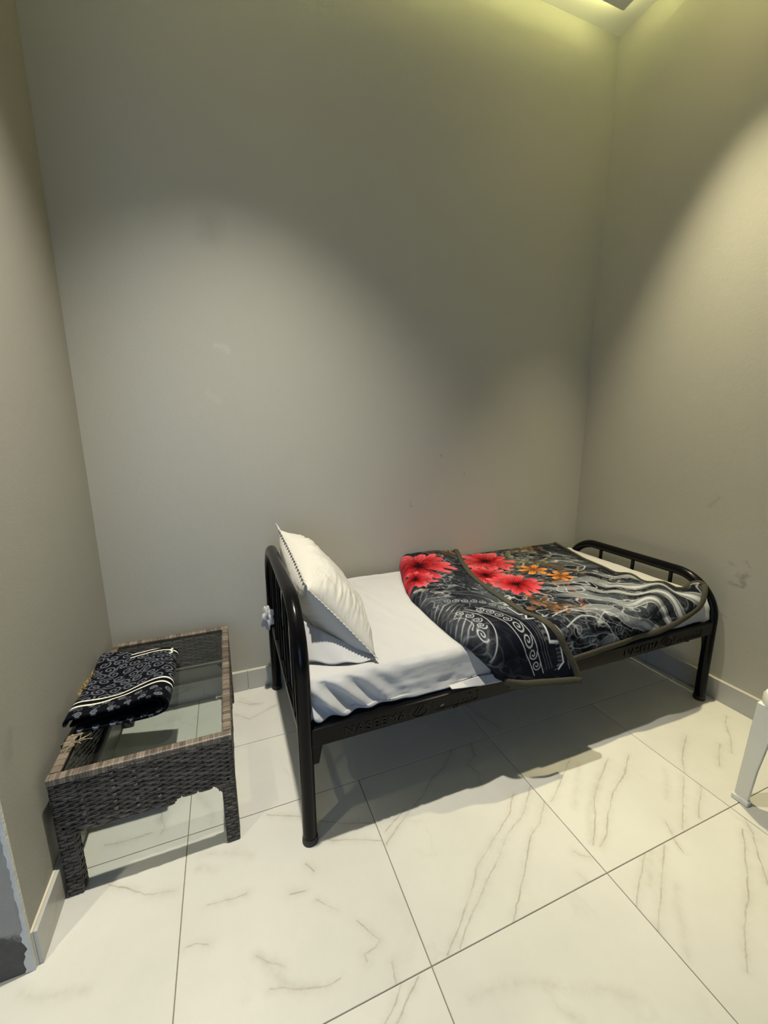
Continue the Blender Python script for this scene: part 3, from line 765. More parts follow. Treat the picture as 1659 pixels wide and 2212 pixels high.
def spirals_along(c, X, A, pts, R, step, col, k=0.8, w=0.0026, sgn=1):
    P = smooth_poly(pts, 12); acc = 0
    for (x0, a0), (x1, a1) in zip(P[:-1], P[1:]):
        acc += math.hypot(x1-x0, a1-a0)
        if acc > step:
            acc = 0; ang = math.atan2(a1-a0, x1-x0)
            c = stroke(c, X, A, spiral(x1, a1, R, ang-PI/2, 1.5, sgn), w, col, k)
    return c

M_plush = None
def plush_mat():
    t = NT('printed_plush'); at = t.n('ShaderNodeAttribute', attribute_name='print')
    t.set(at.outputs['Color'], 0.75, spec=0.04)
    t.p.inputs['Sheen Weight'].default_value = 0.02; t.p.inputs['Sheen Roughness'].default_value = 0.4; t.p.inputs['Sheen Tint'].default_value = (0.75, 0.8, 0.9, 1)
    t.bump(t.noise(t.pos(), 420, 3, 0.6), 0.15, 0.002); return t.m
M_plush = plush_mat()
M_bind = simple('olive_binding', (0.050, 0.047, 0.034), 0.75, spec=0.15, bump=(140, 0.5, 0.004), vary=0.2)
blk = empty('blanket', (1.95, -0.48, MT)); tag(blk, 'dark plush blanket with red flowers and grey swirls spread over the bed foot', 'blanket')
BI = Matrix.Translation((-1.95, 0.48, -MT))

XR_TAB = [(0.0, 2.56), (0.06, 2.543), (0.21, 2.496), (0.50, 2.425), (0.71, 2.44), (0.81, 2.47), (0.90, 2.53), (0.95, 2.60), (1.2, 2.60)]
ZB_TAB = [(1.3, 0.425), (1.755, 0.424), (1.926, 0.434), (2.194, 0.449), (2.337, 0.468), (2.484, 0.511), (2.595, 0.570), (2.7, 0.58)]
ALEN = lambda x: 0.885+RB*PI/2+(Z0-RB)-np.maximum(lerp_tab(x, ZB_TAB), 0.0)
def main_surf(s, r):
    """s: 0 at the hidden left end, 1 at the right edge; r: 0 wall, 1 hanging edge"""
    xr = lerp_tab(r*1.0, XR_TAB); X = 1.49+(xr-1.49)*s
    aend = np.where(lerp_tab(X, ZB_TAB) > 0.52, 0.885+RB*PI/2*np.clip((Z0-lerp_tab(X, ZB_TAB))/RB, 0.25, 1)**0.75, ALEN(X))
    A = 0.018+(aend-0.018)*r
    bumpy = 0.016*(fbm(X*5+A*2, A*6, 3)-0.35)
    fan = 0.010*np.sin((A*1.0+0.55*X)*38+3*fbm(X*4, A*4, 2))*sm(1.95, 2.25, X)*sm(0.45, 0.75, A)
    fan2 = 0.012*np.exp(-((X-2.40)/0.05)**2)*sm(0.55, 0.8, A)*sm(1.02, 0.9, A)
    off = 0.004+bumpy*sm(0.0, 0.1, A)+fan+fan2
    # tail corner curls up
    cur = 0.022*sm(2.50, 2.60, X)*sm(0.78, 0.92, A)
    y, z = profile(A, np.maximum(off, 0.001)); z = z+cur
    return np.stack([X, y, z], -1), X, A
XL_TAB = [(0.0, 1.432), (0.206, 1.358), (0.36, 1.312), (0.472, 1.291), (0.654, 1.288), (0.818, 1.291), (0.904, 1.301), (0.964, 1.332), (1.037, 1.40), (1.12, 1.42)]
XF_TAB = [(0.0, 1.808), (0.19, 1.735), (0.373, 1.677), (0.584, 1.640), (0.838, 1.632), (0.905, 1.645), (0.967, 1.690), (1.069, 1.742), (1.13, 1.757)]
def flap_surf(s, r, ext=0.0):
    aend = 1.060+0.058*np.clip(s, 0, 1.1); A = 0.016+(aend-0.016)*r
    xl = lerp_tab(A, XL_TAB); xr = lerp_tab(A, XF_TAB); X = xl+(xr-xl)*s
    d = np.clip((X-xl)/0.050, 0, 1); rnd = np.sqrt(np.clip(1-(1-d)**2, 0, 1))
    thick = 0.040+0.014*sm(0.35, 0.0, A)
    off = -0.016+(thick+0.016)*rnd
    off = off-0.020*sm(0.55, 1.0, s)*sm(1.0, 0.8, A)
    off = off+0.010*(fbm(X*6+40, A*5, 3)-0.4)*sm(0.0, 0.15, s)
    hang = np.clip(A-0.97, 0, 1)
    y, z = profile(A, off); y = y-hang*0.22*sm(0.02, 0.3, s)
    return np.stack([X, y, z], -1), X, A
def paint_main(X, A):
    c = strand_ground(X, A)
    leaf = sm(0.62, 0.35, A-0.10*np.sin(X*9))*sm(2.45, 2.15, X)
    brown = fbm(X*14+7, A*14, 3); c = mixc(c, leaf*sm(0.45, 0.65, brown)*0.75, (0.075, 0.055, 0.035)); c = mixc(c, leaf*sm(0.58, 0.72, fbm(X*11, A*13+40, 3))*0.6, (0.12, 0.13, 0.085))
    for (cx, ca, R, n, sd) in ((2.10, 0.13, 0.10, 9, 1), (2.13, 0.26, 0.09, 9, 2), (1.95, 0.36, 0.08, 7, 3), (2.27, 0.12, 0.10, 7, 5)):
        c = leafy(c, X, A, cx, ca, R, n, (0.035, 0.033, 0.022), (0.20, 0.20, 0.14), sd)
    for (cx, ca, R, sd) in ((2.36, 0.08, 0.09, 7), (1.80, 0.72, 0.10, 8), (1.86, 0.80, 0.08, 9), (2.02, 0.55, 0.08, 10)):
        c = leafy(c, X, A, cx, ca, R, 8, (0.03, 0.017, 0.01), (0.21, 0.11, 0.055), sd)
    c = peony(c, X, A, 1.90, 0.17, 0.165, 11); c = peony(c, X, A, 1.765, 0.36, 0.13, 13); c = peony(c, X, A, 1.835, 0.515, 0.135, 12)
    c = orange(c, X, A, 2.056, 0.385, 0.078, 0.3); c = orange(c, X, A, 2.118, 0.515, 0.066, 0.8)
    c = stroke(c, X, A, [(2.09, 0.57), (2.02, 0.70), (1.94, 0.83)], 0.006, (0.16, 0.03, 0.015), 0.8)
    # big smooth pale ribbons toward the foot
    w1 = fbm(X*4+3, A*4+60, 2); rib = np.sin((A*0.95-0.72*X)*44+w1*13); wide = sm(0.15, 0.55, rib)*sm(0.50, 0.66, A)*sm(1.86, 2.0, X)
    c = mixc(c, wide*0.62, (0.23, 0.245, 0.27)); edge = np.clip(1-np.abs(rib-0.2)/0.14, 0, 1)*sm(0.50, 0.66, A)*sm(1.86, 2.0, X); c = mixc(c, edge*0.75, (0.62, 0.64, 0.66))
    hi = sm(0.74, 0.95, rib)*sm(0.62, 0.8, A)*sm(2.05, 2.25, X); c = mixc(c, hi*0.6, (0.60, 0.62, 0.65))
    arcs = [smooth_poly([(2.25, 0.30), (2.33, 0.36), (2.35, 0.45), (2.27, 0.50), (2.22, 0.44)]), smooth_poly([(2.36, 0.20), (2.42, 0.28), (2.40, 0.36), (2.33, 0.33)]), smooth_poly([(2.30, 0.56), (2.38, 0.62), (2.43, 0.70)]),
            smooth_poly([(1.75, 0.93), (1.86, 0.90), (1.95, 0.95), (2.0, 1.02)]), smooth_poly([(1.74, 0.86), (1.84, 0.84), (1.96, 0.88)]), smooth_poly([(2.00, 0.62), (2.08, 0.66), (2.06, 0.72), (1.99, 0.70), (2.02, 0.65)])]
    for p in arcs: c = stroke(c, X, A, p, 0.0035, (0.42, 0.44, 0.47), 0.75)
    for (cx, ca, R) in ((1.80, 0.95, 0.03), (1.88, 1.0, 0.028), (1.93, 0.93, 0.03), (2.02, 0.98, 0.03)): c = stroke(c, X, A, spiral(cx, ca, R, 0.5), 0.0025, (0.30, 0.31, 0.34), 0.7)
    c = mixc(c, sm(2.36, 2.44, X)*sm(0.72, 0.5, A)*0.75, (0.006, 0.008, 0.010))
    return c
def paint_flap(X, A):
    c = strand_ground(X, A)
    dark = sm(0.80, 0.90, A+0.25*(X-1.45))*sm(1.36, 1.43, X); c = mixc(c, dark*0.92, (0.004, 0.005, 0.010))
    brown = sm(0.48, 0.66, fbm(X*15, A*15+9, 3))*sm(0.26, 0.10, A)*sm(1.50, 1.58, X); c = mixc(c, brown*0.8, (0.065, 0.035, 0.022))
    c = leafy(c, X, A, 1.74, 0.05, 0.07, 6, (0.05, 0.035, 0.02), (0.30, 0.22, 0.12), 4); c = leafy(c, X, A, 1.62, 0.08, 0.09, 8, (0.012, 0.012, 0.014), (0.09, 0.07, 0.06), 6)
    c = leafy(c, X, A, 1.37, 0.50, 0.07, 5, (0.06, 0.05, 0.04), (0.34, 0.33, 0.30), 14)
    c = peony(c, X, A, 1.452, 0.205, 0.185, 21); c = peony(c, X, A, 1.36, 0.36, 0.10, 23)
    pale = np.exp(-((X-1.33)/0.05)**2)*sm(0.45, 0.6, A)*sm(0.98, 0.85, A); rip = np.clip(1-np.abs(np.sin((A*1.0+0.9*X)*95+7*fbm(X*9, A*9, 2)))/0.55, 0, 1); c = mixc(c, pale*(0.08+0.75*rip*sm(0.35, 0.62, fbm(X*16+9, A*16, 2))), (0.36, 0.38, 0.41))
    g = (0.46, 0.48, 0.52)
    c = spirals_along(c, X, A, [(1.325, 0.74), (1.375, 0.775), (1.392, 0.82), (1.390, 0.865), (1.36, 0.905), (1.325, 0.93)], 0.020, 0.040, g, 0.9, 0.0026)
    c = stroke(c, X, A, smooth_poly([(1.385, 0.75), (1.425, 0.80), (1.428, 0.87), (1.40, 0.93), (1.36, 0.97)]), 0.0026, g, 0.8)
    c = stroke(c, X, A, smooth_poly([(1.32, 0.79), (1.355, 0.81), (1.36, 0.86), (1.335, 0.89)]), 0.0026, g, 0.8)
    inner = [(1.40, 0.74), (1.455, 0.80), (1.478, 0.86), (1.488, 0.914), (1.502, 0.95), (1.522, 0.995), (1.54, 1.05)]; outer = [(1.45, 0.74), (1.512, 0.80), (1.535, 0.86), (1.545, 0.91), (1.560, 0.955), (1.582, 1.05)]
    c = stroke(c, X, A, smooth_poly(inner), 0.0024, g, 0.8); c = stroke(c, X, A, smooth_poly(outer), 0.0024, g, 0.8)
    c = spirals_along(c, X, A, [((a+p)/2, (b+q)/2) for (a, b), (p, q) in zip(inner[:2]+inner[3:], outer)], 0.020, 0.036, g, 0.85, 0.0024)
    c = spirals_along(c, X, A, [(1.34, 0.62), (1.42, 0.66), (1.50, 0.70), (1.56, 0.76)], 0.018, 0.034, (0.36, 0.38, 0.42), 0.8, 0.0024)
    for k in range(3): c = stroke(c, X, A, smooth_poly([(1.53+0.014*k, 0.78+0.01*k), (1.562+0.012*k, 0.85), (1.572+0.012*k, 0.92), (1.60+0.012*k, 1.04)]), 0.0016, (0.20, 0.21, 0.25), 0.6)
    zz = [(1.595, 0.76), (1.592, 0.835), (1.628, 0.830), (1.585, 0.885), (1.632, 0.885), (1.622, 0.955), (1.672, 0.960), (1.680, 1.03), (1.655, 1.05)]
    c = stroke(c, X, A, zz, 0.0042, (0.50, 0.52, 0.55), 0.9)
    for k in range(3):
        off = 0.008+0.007*k
        dd = pdist(X, A, [(p[0]-off, p[1]) for p in zz]); dash = (np.sin(A*420) > 0); c = mixc(c, np.clip((0.0018-dd)/0.001, 0, 1)*dash*0.55, (0.26, 0.27, 0.31))
    c = stroke(c, X, A, smooth_poly([(1.625, 0.76), (1.642, 0.85), (1.650, 0.90), (1.688, 0.98), (1.706, 1.06)]), 0.002, (0.33, 0.36, 0.42), 0.7)
    return c
def blanket_layer(name, surf, paint, n, k, thick):
    S, R_ = np.meshgrid(np.linspace(0, 1, n), np.linspace(0, 1, k), indexing='ij')
    P, X, A = surf(S, R_); c = paint(X, A)
    me = grid_mesh(name, P, np.clip(c, 0, 1), flip=True)
    o = link(name, me, M_plush, blk); o.matrix_parent_inverse = BI
    md = o.modifiers.new('thick', 'SOLIDIFY'); md.thickness = thick; md.offset = -1
    return o
blanket_layer('spread_layer', main_surf, paint_main, 400, 380, 0.012)
blanket_layer('folded_flap', flap_surf, paint_flap, 180, 400, 0.010)
def bind_strip(name, C, N, wdt, th):
    """puffed ribbon: C centre line, N side direction (towards the cloth)"""
    n = len(C); k = 12; P = np.zeros((n, k+1, 3)); T = np.gradient(C, axis=0); T /= np.linalg.norm(T, axis=1)[:, None]+1e-9
    N = N-(N*T).sum(1)[:, None]*T; N /= np.linalg.norm(N, axis=1)[:, None]+1e-9; Bn = np.cross(T, N)
    for j in range(k+1):
        a = 2*PI*j/k; w = 1+0.05*np.sin(np.arange(n)*1.3)
        P[:, j] = C+N*(wdt/2*math.cos(a))+Bn*(th/2*math.sin(a)*w)[:, None]
    me = grid_mesh(name, P)
    bm = bmesh.new(); bm.from_mesh(me); bmesh.ops.remove_doubles(bm, verts=bm.verts, dist=1e-6)
    bmesh.ops.holes_fill(bm, edges=[e for e in bm.edges if e.is_boundary], sides=0); bmesh.ops.recalc_face_normals(bm, faces=bm.faces); bm.to_mesh(me); bm.free()
    o = link(name, me, M_bind, blk); o.matrix_parent_inverse = BI; return o
def edge_curve(surf, s, r, ds, dr, n):
    P, _, _ = surf(s, r); Q, _, _ = surf(s+ds, r+dr); return P, Q-P
t_ = np.linspace(0.0, 1, 150); one = np.ones_like(t_)
C, N = edge_curve(flap_surf, one*0.985, t_, -0.03*one, 0, 150); C[:, 2] += 0.003*sm(1.0, 0.8, t_); bind_strip('binding', C, N, 0.030, 0.013)
C, N = edge_curve(flap_surf, 0.06+0.94*t_, one*0.995, 0, -0.02*one, 150); C[:, 1] -= 0.003; bind_strip('binding', C, N, 0.030, 0.014)
C2 = C.copy(); C2[:, 1] += 0.014; C2[:, 2] -= 0.010+0.010*np.linspace(1, 0, len(C2)); bind_strip('binding', C2[10:], N[10:], 0.026, 0.012)
tm = np.linspace(0.21, 1, 170); C, N = edge_curve(main_surf, tm, np.ones_like(tm)*0.995, 0, -0.02*np.ones_like(tm), 170); C[:, 1] -= 0.004; bind_strip('binding', C, N, 0.026, 0.013)
C, N = edge_curve(main_surf, one*0.997, t_, -0.02*one, 0, 150); C[:, 2] += 0.002; bind_strip('binding', C, N, 0.018, 0.011)

# ------------------------------------------------------------------ wicker table with glass top
def wicker_mat(name, dark, light):
    t = NT(name); g = t.n('ShaderNodeNewGeometry'); P = t.pos()
    c = t.ramp(g.outputs['Random Per Island'], [(0.0, dark), (0.55, tuple((a+b)/2 for a, b in zip(dark, light))), (1.0, light)])
    st = t.noise(t.vm('MULTIPLY', P, (40, 40, 420)), 1.0, 3)
    t.set(t.mix(t.math('MULTIPLY', st, 0.45), c, tuple(x*0.45 for x in dark)), 0.48, spec=0.45); t.bump(st, 0.35, 0.002); return t.m
M_wick = wicker_mat('dark_wicker', (0.026, 0.022, 0.020), (0.125, 0.108, 0.094))
M_rim = wicker_mat('rim_wicker', (0.085, 0.066, 0.050), (0.27, 0.22, 0.17))
M_core = simple('wicker_core', (0.016, 0.014, 0.012), 0.7)
M_tglass = glass_mat('table_glass', (0.91, 0.935, 0.925), 1.0)
tbl = empty('side_table', (0.255, -0.45, 0)); tag(tbl, 'low dark wicker side table with a glass top in the corner', 'table')
TI = Matrix.Translation((-0.255, 0.45, 0))
def tpart(name, mb, mat, parent=None, **kw):
    o = mb.build(name, mat, parent or tbl, **kw); o.matrix_parent_inverse = TI if parent is None else Matrix.Identity(4)
    return o
TX0, TX1, TY0, TY1, TZ = 0.022, 0.497, -0.840, -0.064, 0.400
AZ = 0.226; LW = 0.042; TH = 0.026
def pillow_strip(m, o, u, v, nrm, L, h, d):
    """one woven strand: small bulged brick, origin o, along u, up v, out nrm"""
    o = Vector(o); u = Vector(u); v = Vector(v); nrm = Vector(nrm)
    vs = [o, o+u*L, o+u*L+v*h, o+v*h, o+u*(L*0.22)+v*(h*0.12)+nrm*d, o+u*(L*0.78)+v*(h*0.12)+nrm*d, o+u*(L*0.78)+v*(h*0.88)+nrm*d, o+u*(L*0.22)+v*(h*0.88)+nrm*d]
    m.add(vs, [(4,5,6,7), (0,1,5,4), (1,2,6,5), (2,3,7,6), (3,0,4,7)])
rw = random.Random(11)
def weave(m, o, u, v, nrm, L, Hh, row=0.0078, seg=0.046, d=0.0040, skip=None):
    o = Vector(o); u = Vector(u); v = Vector(v); nr = int(round(Hh/row)); rh = Hh/nr
    for i in range(nr):
        x = -seg*(0.5 if i % 2 else 0)-rw.uniform(0, 0.004)
        while x < L:
            a = max(0, x); b = min(L, x+seg*rw.uniform(0.86, 0.97)); x += seg
            if b-a < 0.004: continue
            if skip and skip((a+b)/2, i*rh): continue
            pillow_strip(m, o+u*a+v*(i*rh+rh*0.05)+v*rw.uniform(-0.0006, 0.0006), u, v, nrm, b-a, rh*0.92, d*rw.uniform(0.7, 1.15))
def panel_side(name, core, faces):
    m = MB()
    for c in core: m.box(*c)
    o = tpart(name, m, M_core)
    mw = MB()
    for f in faces: weave(mw, *f)
    w = mw.build('weave', M_wick, o, kind='stuff')
    return o
X_, Y_, Zz = (1, 0, 0), (0, 1, 0), (0, 0, 1)
# aprons
za, zt = AZ, TZ-0.008
panel_side('apron', [(TX0+0.004, TX1-0.004, TY0+0.004, TY0+TH, za, zt)], [((TX0, TY0+0.004, za-0.004), X_, Zz, (0, -1, 0), TX1-TX0, zt-za+0.006), ((TX0+0.03, TY0+TH, za), X_, Zz, (0, 1, 0), TX1-TX0-0.06, zt-za-0.012)])
panel_side('apron', [(TX0+0.004, TX1-0.004, TY1-TH, TY1-0.004, za, zt)], [((TX0+0.03, TY1-TH, za), X_, Zz, (0, -1, 0), TX1-TX0-0.06, zt-za-0.012), ((TX0, TY1-0.004, za), X_, Zz, (0, 1, 0), TX1-TX0, zt-za)])
panel_side('apron', [(TX1-TH, TX1-0.004, TY0+TH, TY1-TH, za, zt)], [((TX1-0.004, TY0, za), Y_, Zz, (1, 0, 0), TY1-TY0, zt-za), ((TX1-TH, TY0+0.03, za), Y_, Zz, (-1, 0, 0), TY1-TY0-0.06, zt-za-0.012)])
panel_side('apron', [(TX0+0.004, TX0+TH, TY0+TH, TY1-TH, za, zt)], [((TX0+0.004, TY0, za), Y_, Zz, (-1, 0, 0), TY1-TY0, zt-za), ((TX0+TH, TY0+0.03, za), Y_, Zz, (1, 0, 0), TY1-TY0-0.06, zt-za-0.012)])
# sagging band of weave under the wall half of the front apron
m = MB(); weave(m, (TX0+0.03, TY0+0.003, AZ-0.018), X_, Zz, (0, -1, 0), 0.275, 0.016); weave(m, (TX0+0.03, TY0+0.014, AZ-0.018), X_, Zz, (0, 1, 0), 0.275, 0.016); tpart('sagging_weave', m, M_wick, kind='stuff')
# inner lower rails seen through the glass
m = MB(); m.tube([(TX0+0.02, TY1-TH-0.008, AZ+0.01), (TX1-0.02, TY1-TH-0.008, AZ+0.01)], 0.009, 10); tpart('inner_rail', m, M_wick, auto=50)
m = MB(); m.tube([(TX0+TH+0.008, TY0+0.03, AZ+0.01), (TX0+TH+0.008, TY1-0.03, AZ+0.01)], 0.009, 10); tpart('inner_rail', m, M_wick, auto=50)
# vertical stakes showing through the front weave
m = MB()
for q in (0.072, 0.150, 0.205, 0.262):
    for zz in np.arange(AZ+0.012, zt-0.01, 0.0235):
        zz = zz+(0.011 if q in (0.150, 0.262) else 0); pillow_strip(m, (TX0+q-0.005, TY0-0.0012, zz), X_, Zz, (0, -1, 0), 0.011, 0.010, 0.0025)
tpart('stakes', m, M_wick, kind='stuff')
# legs: square, woven all round, corner fillet under the apron
def leg(x, y, sx, sy):
    """x, y: outer corner; sx, sy point inwards"""
    m = MB(); c = 0.004
    xa, xb = sorted((x+sx*c, x+sx*(LW-c))); ya, yb = sorted((y+sy*c, y+sy*(LW-c)))
    m.box(xa, xb, ya, yb, 0.0, AZ+0.02, 0.003)
    # fillet wedge
    for (ax) in (0, 1):
        if ax == 0: v = [(x+sx*(LW-c), yy, zz) for yy in (ya, yb) for zz in (AZ, AZ-0.035)]+[(x+sx*(LW+0.020), yy, AZ) for yy in (ya, yb)]
        else: v = [(xx, y+sy*(LW-c), zz) for xx in (xa, xb) for zz in (AZ, AZ-0.035)]+[(xx, y+sy*(LW+0.020), AZ) for xx in (xa, xb)]
        m.add(v, [(0, 1, 4), (2, 5, 3), (1, 3, 5, 4), (0, 4, 5, 2), (0, 2, 3, 1)])
    o = tpart('leg', m, M_wick)
    mw = MB(); hh = AZ-0.006; x0, x1 = sorted((x, x+sx*LW)); y0, y1 = sorted((y, y+sy*LW))
    weave(mw, (x0, y0+c, 0.004), X_, Zz, (0, -1, 0), LW, hh, 0.0125, 0.050, 0.004); weave(mw, (x0, y1-c, 0.004), X_, Zz, (0, 1, 0), LW, hh, 0.0125, 0.050, 0.004)
    weave(mw, (x0+c, y0, 0.004), Y_, Zz, (-1, 0, 0), LW, hh, 0.0125, 0.050, 0.004); weave(mw, (x1-c, y0, 0.004), Y_, Zz, (1, 0, 0), LW, hh, 0.0125, 0.050, 0.004)
    w = mw.build('weave', M_wick, o, kind='stuff')
    return o
leg(TX0, TY0, 1, 1); leg(TX1, TY0, -1, 1); leg(TX0, TY1, 1, -1); leg(TX1, TY1, -1, -1)
m = MB(); m.box(TX1-LW-0.010, TX1-LW+0.004, TY0+0.012, TY0+0.03, 0.196, 0.210, 0.001); tpart('leg_bracket', m, M_core)
# wrapped rim: one ribbon turn after another
def rim(o, u, side, L, n):
    m = MB(); o = Vector(o); u = Vector(u); side = Vector(side); st = L/n
    for i in range(n):
        a = o+u*(i*st); w = st*0.93; h = 0.0085+rw.uniform(-0.0006, 0.0006); T = 0.026
        pr = [(0, -0.012), (0, h*0.72), (T*0.16, h), (T*0.84, h), (T, h*0.72), (T, -0.012)]
        v = [a+u*d+side*p+Vector((0, 0, q)) for d in (0.0, w) for p, q in pr]
        m.add(v, [(0,1,7,6), (1,2,8,7), (2,3,9,8), (3,4,10,9), (4,5,11,10), (0,5,4,3,2,1), (6,7,8,9,10,11)])
    return tpart('wrapped_rim', m, M_rim, kind='stuff')
zr = TZ-0.008
rim((TX0, TY0, zr), X_, Y_, TX1-TX0, 62)
rim((TX0, TY1, zr), X_, (0, -1, 0), TX1-TX0, 30)
rim((TX1, TY0+0.026, zr), Y_, (-1, 0, 0), TY1-TY0-0.052, 54)
rim((TX0, TY0+0.026, zr), Y_, (1, 0, 0), TY1-TY0-0.052, 28)
m = MB(); m.box(TX0+0.022, TX1-0.022, TY0+0.022, TY1-0.022, 0.3885, 0.3935, 0.001); tpart('glass_top', m, M_tglass)
m = MB(); m.box(TX1-0.048, TX1-0.020, TY0+0.212, TY0+0.219, 0.3936, 0.3975, 0.001); m.box(TX1-0.048, TX1-0.041, TY0+0.206, TY0+0.225, 0.3936, 0.3965, 0.001); tpart('glass_clip', m, M_rim)
# frayed wicker ends on the wall-side rim
M_straw = simple('pale_straw', (0.42, 0.34, 0.20), 0.6)
def strands(name, base, nst, spread, length, mat, parent, inv, seed, up=0.3, r=0.0008):
    q = random.Random(seed); m = MB()
    for i in range(nst):
        a = q.uniform(0, 2*PI); p = Vector(base)+Vector((q.uniform(-1, 1)*spread[0], q.uniform(-1, 1)*spread[1], 0)); d = Vector((math.cos(a), math.sin(a), q.uniform(0.1, up*2))).normalized()
        pts = [p]
        for k in range(3):
            d = (d+Vector((q.uniform(-.5, .5), q.uniform(-.5, .5), q.uniform(-.4, .2)))).normalized(); nx = pts[-1]+d*length/3; nx.z = max(nx.z, base[2]); nx.x = max(nx.x, 0.004); pts.append(nx)
        m.tube(pts, r, 5)
    o = m.build(name, mat, parent, kind='stuff'); o.matrix_parent_inverse = inv; return o
strands('frayed_wicker_ends', (TX0+0.030, TY0+0.135, TZ+0.002), 12, (0.014, 0.014), 0.035, M_straw, tbl, TI, 3)
m = MB(); m.box(TX0+0.012, TX0+0.044, TY0+0.172, TY0+0.178, TZ+0.0012, TZ+0.004, 0.001); tpart('loose_strip', m, M_straw)

# ------------------------------------------------------------------ folded throw on the table
thr = empty('folded_throw', (0.16, -0.47, TZ)); tag(thr, 'folded black throw with grey scrolls and cream stripes on the glass table top', 'throw blanket')
THI = Matrix.Translation((-0.16, 0.47, -TZ))
def throw_layer(name, prof, ynear, yfar, paint, thick, n=170, dz=None):
    """prof: list of (x, z) along the folded cloth; swept from near to far edge"""
    Q = np.array(smooth_poly(prof, 14)); dseg = np.concatenate([[0], np.cumsum(np.hypot(*np.diff(Q, axis=0).T))]); Ltot = dseg[-1]
    m_ = int(Ltot/0.0026); uu = np.linspace(0, Ltot, m_); px_ = np.interp(uu, dseg, Q[:, 0]); pz_ = np.interp(uu, dseg, Q[:, 1])
    V = np.linspace(0, 1, n); U2, V2 = np.meshgrid(uu, V, indexing='ij'); PX = np.repeat(px_[:, None], n, 1); PZ = np.repeat(pz_[:, None], n, 1)
    yn = np.interp(PX, [0.0, 0.30], ynear); yfr = np.interp(PX, [0.0, 0.30], yfar); YY = yn+(yfr-yn)*V2
    flat = sm(0.0, 1.0, V2)                                   # flatter towards the wall
    top = sm(0.42, 0.445, PZ)
    PZ2 = TZ+0.0035+(PZ-TZ)*(1-0.42*flat)
    PZ2 = PZ2+top*(0.006*np.sin(V2*7+PX*14)+0.004*(fbm(PX*20, V2*9, 2)-0.5))
    P = np.stack([PX+0.010*np.sin(V2*5)*0.5, YY, np.maximum(PZ2, TZ+0.0025)], -1)
    c = paint(U2, V2, PX, YY)
    me = grid_mesh(name, P, np.clip(c, 0, 1)); o = link(name, me, M_plush, thr); o.matrix_parent_inverse = THI
    md = o.modifiers.new('thick', 'SOLIDIFY'); md.thickness = thick; md.offset = 0; return o
def paint_throw(U, V, X, Y):
    c = np.zeros(U.shape+(3,))+np.array((0.004, 0.004, 0.006)); g = (0.17, 0.185, 0.22); cream = (0.80, 0.77, 0.66)
    XX, YY2 = X, -Y
    lim = sm(0.0, 0.02, V)*0+1
    for i in range(8):
        for j in range(12):
            cx = 0.01+0.045*i+(0.022 if j % 2 else 0); cy = 0.24+0.042*j
            near = (np.abs(XX-cx) < 0.03) & (np.abs(YY2-cy) < 0.03)
            if not near.any(): continue
            ii = np.where(near); a0, a1, b0, b1 = ii[0].min(), ii[0].max()+1, ii[1].min(), ii[1].max()+1
            small = 0.55 if cy > 0.58 else 1.0
            c[a0:a1, b0:b1] = stroke(c[a0:a1, b0:b1], XX[a0:a1, b0:b1], YY2[a0:a1, b0:b1], spiral(cx, cy, 0.021*small, (i*1.3+j*2.1) % 6.28, 1.35, 1 if (i+j) % 2 else -1), 0.0027, g, 0.95)
            if small < 1: c[a0:a1, b0:b1] = stroke(c[a0:a1, b0:b1], XX[a0:a1, b0:b1], YY2[a0:a1, b0:b1], spiral(cx+0.02, cy+0.018, 0.011, (i*2.3+j) % 6.28, 1.2), 0.0018, g, 0.7)
    for k in range(-4, 8):
        for sg in (1, -1):
            d = np.abs((XX-0.16)*sg*1.0+(YY2-0.30)*0.8-0.085*k+0.004*np.sin(XX*90)); c = mixc(c, np.clip((0.0026-d)/0.0016, 0, 1)*(YY2 < 0.57)*0.8, (0.10, 0.11, 0.14))
    for base, amp in ((0.585, 0.010), (0.290, 0.012)):
        yc = base+amp*np.sin(XX*18+0.5)-0.06*(XX-0.05)*(1 if base > 0.5 else 0)
        c = mixc(c, (np.abs(YY2-yc-0.008) < 0.017)*1.0*(1 if base > 0.5 else (XX > 0.14)*1.0), (0.003, 0.003, 0.004))
        for dy in (-0.006, 0.022):
            m_ = np.clip((0.0045-np.abs(YY2-yc-dy))/0.0016, 0, 1)
            if base < 0.5: m_ = m_*(XX > 0.14)
            c = mixc(c, m_, cream)
    d = np.abs(XX-0.285-0.010*np.sin(YY2*160)*0.3)
    c = mixc(c, np.clip((0.0035-d)/0.0016, 0, 1)*(YY2 < 0.345), cream)
    return c
def paint_dark(U, V, X, Y): return np.zeros(U.shape+(3,))+np.array((0.004, 0.004, 0.0055))
throw_layer('top_fold', [(0.020, 0.432), (0.024, 0.447), (0.045, 0.453), (0.11, 0.450), (0.18, 0.461), (0.24, 0.478), (0.278, 0.480), (0.300, 0.464), (0.304, 0.440), (0.290, 0.418), (0.250, 0.408), (0.18, 0.406), (0.10, 0.406), (0.04, 0.406)], (-0.665, -0.672), (-0.215, -0.290), paint_throw, 0.009)
throw_layer('inner_fold', [(0.030, 0.424), (0.10, 0.431), (0.17, 0.440), (0.230, 0.458), (0.262, 0.462), (0.282, 0.450), (0.284, 0.434), (0.266, 0.423), (0.22, 0.418), (0.15, 0.417), (0.06, 0.416)], (-0.655, -0.660), (-0.225, -0.300), paint_dark, 0.007, n=60)
strands('golden_fringe', (0.016, -0.42, TZ+0.018), 70, (0.006, 0.075), 0.030, simple('golden_straw', (0.55, 0.38, 0.10), 0.6), thr, THI, 9, 0.9, 0.0007)

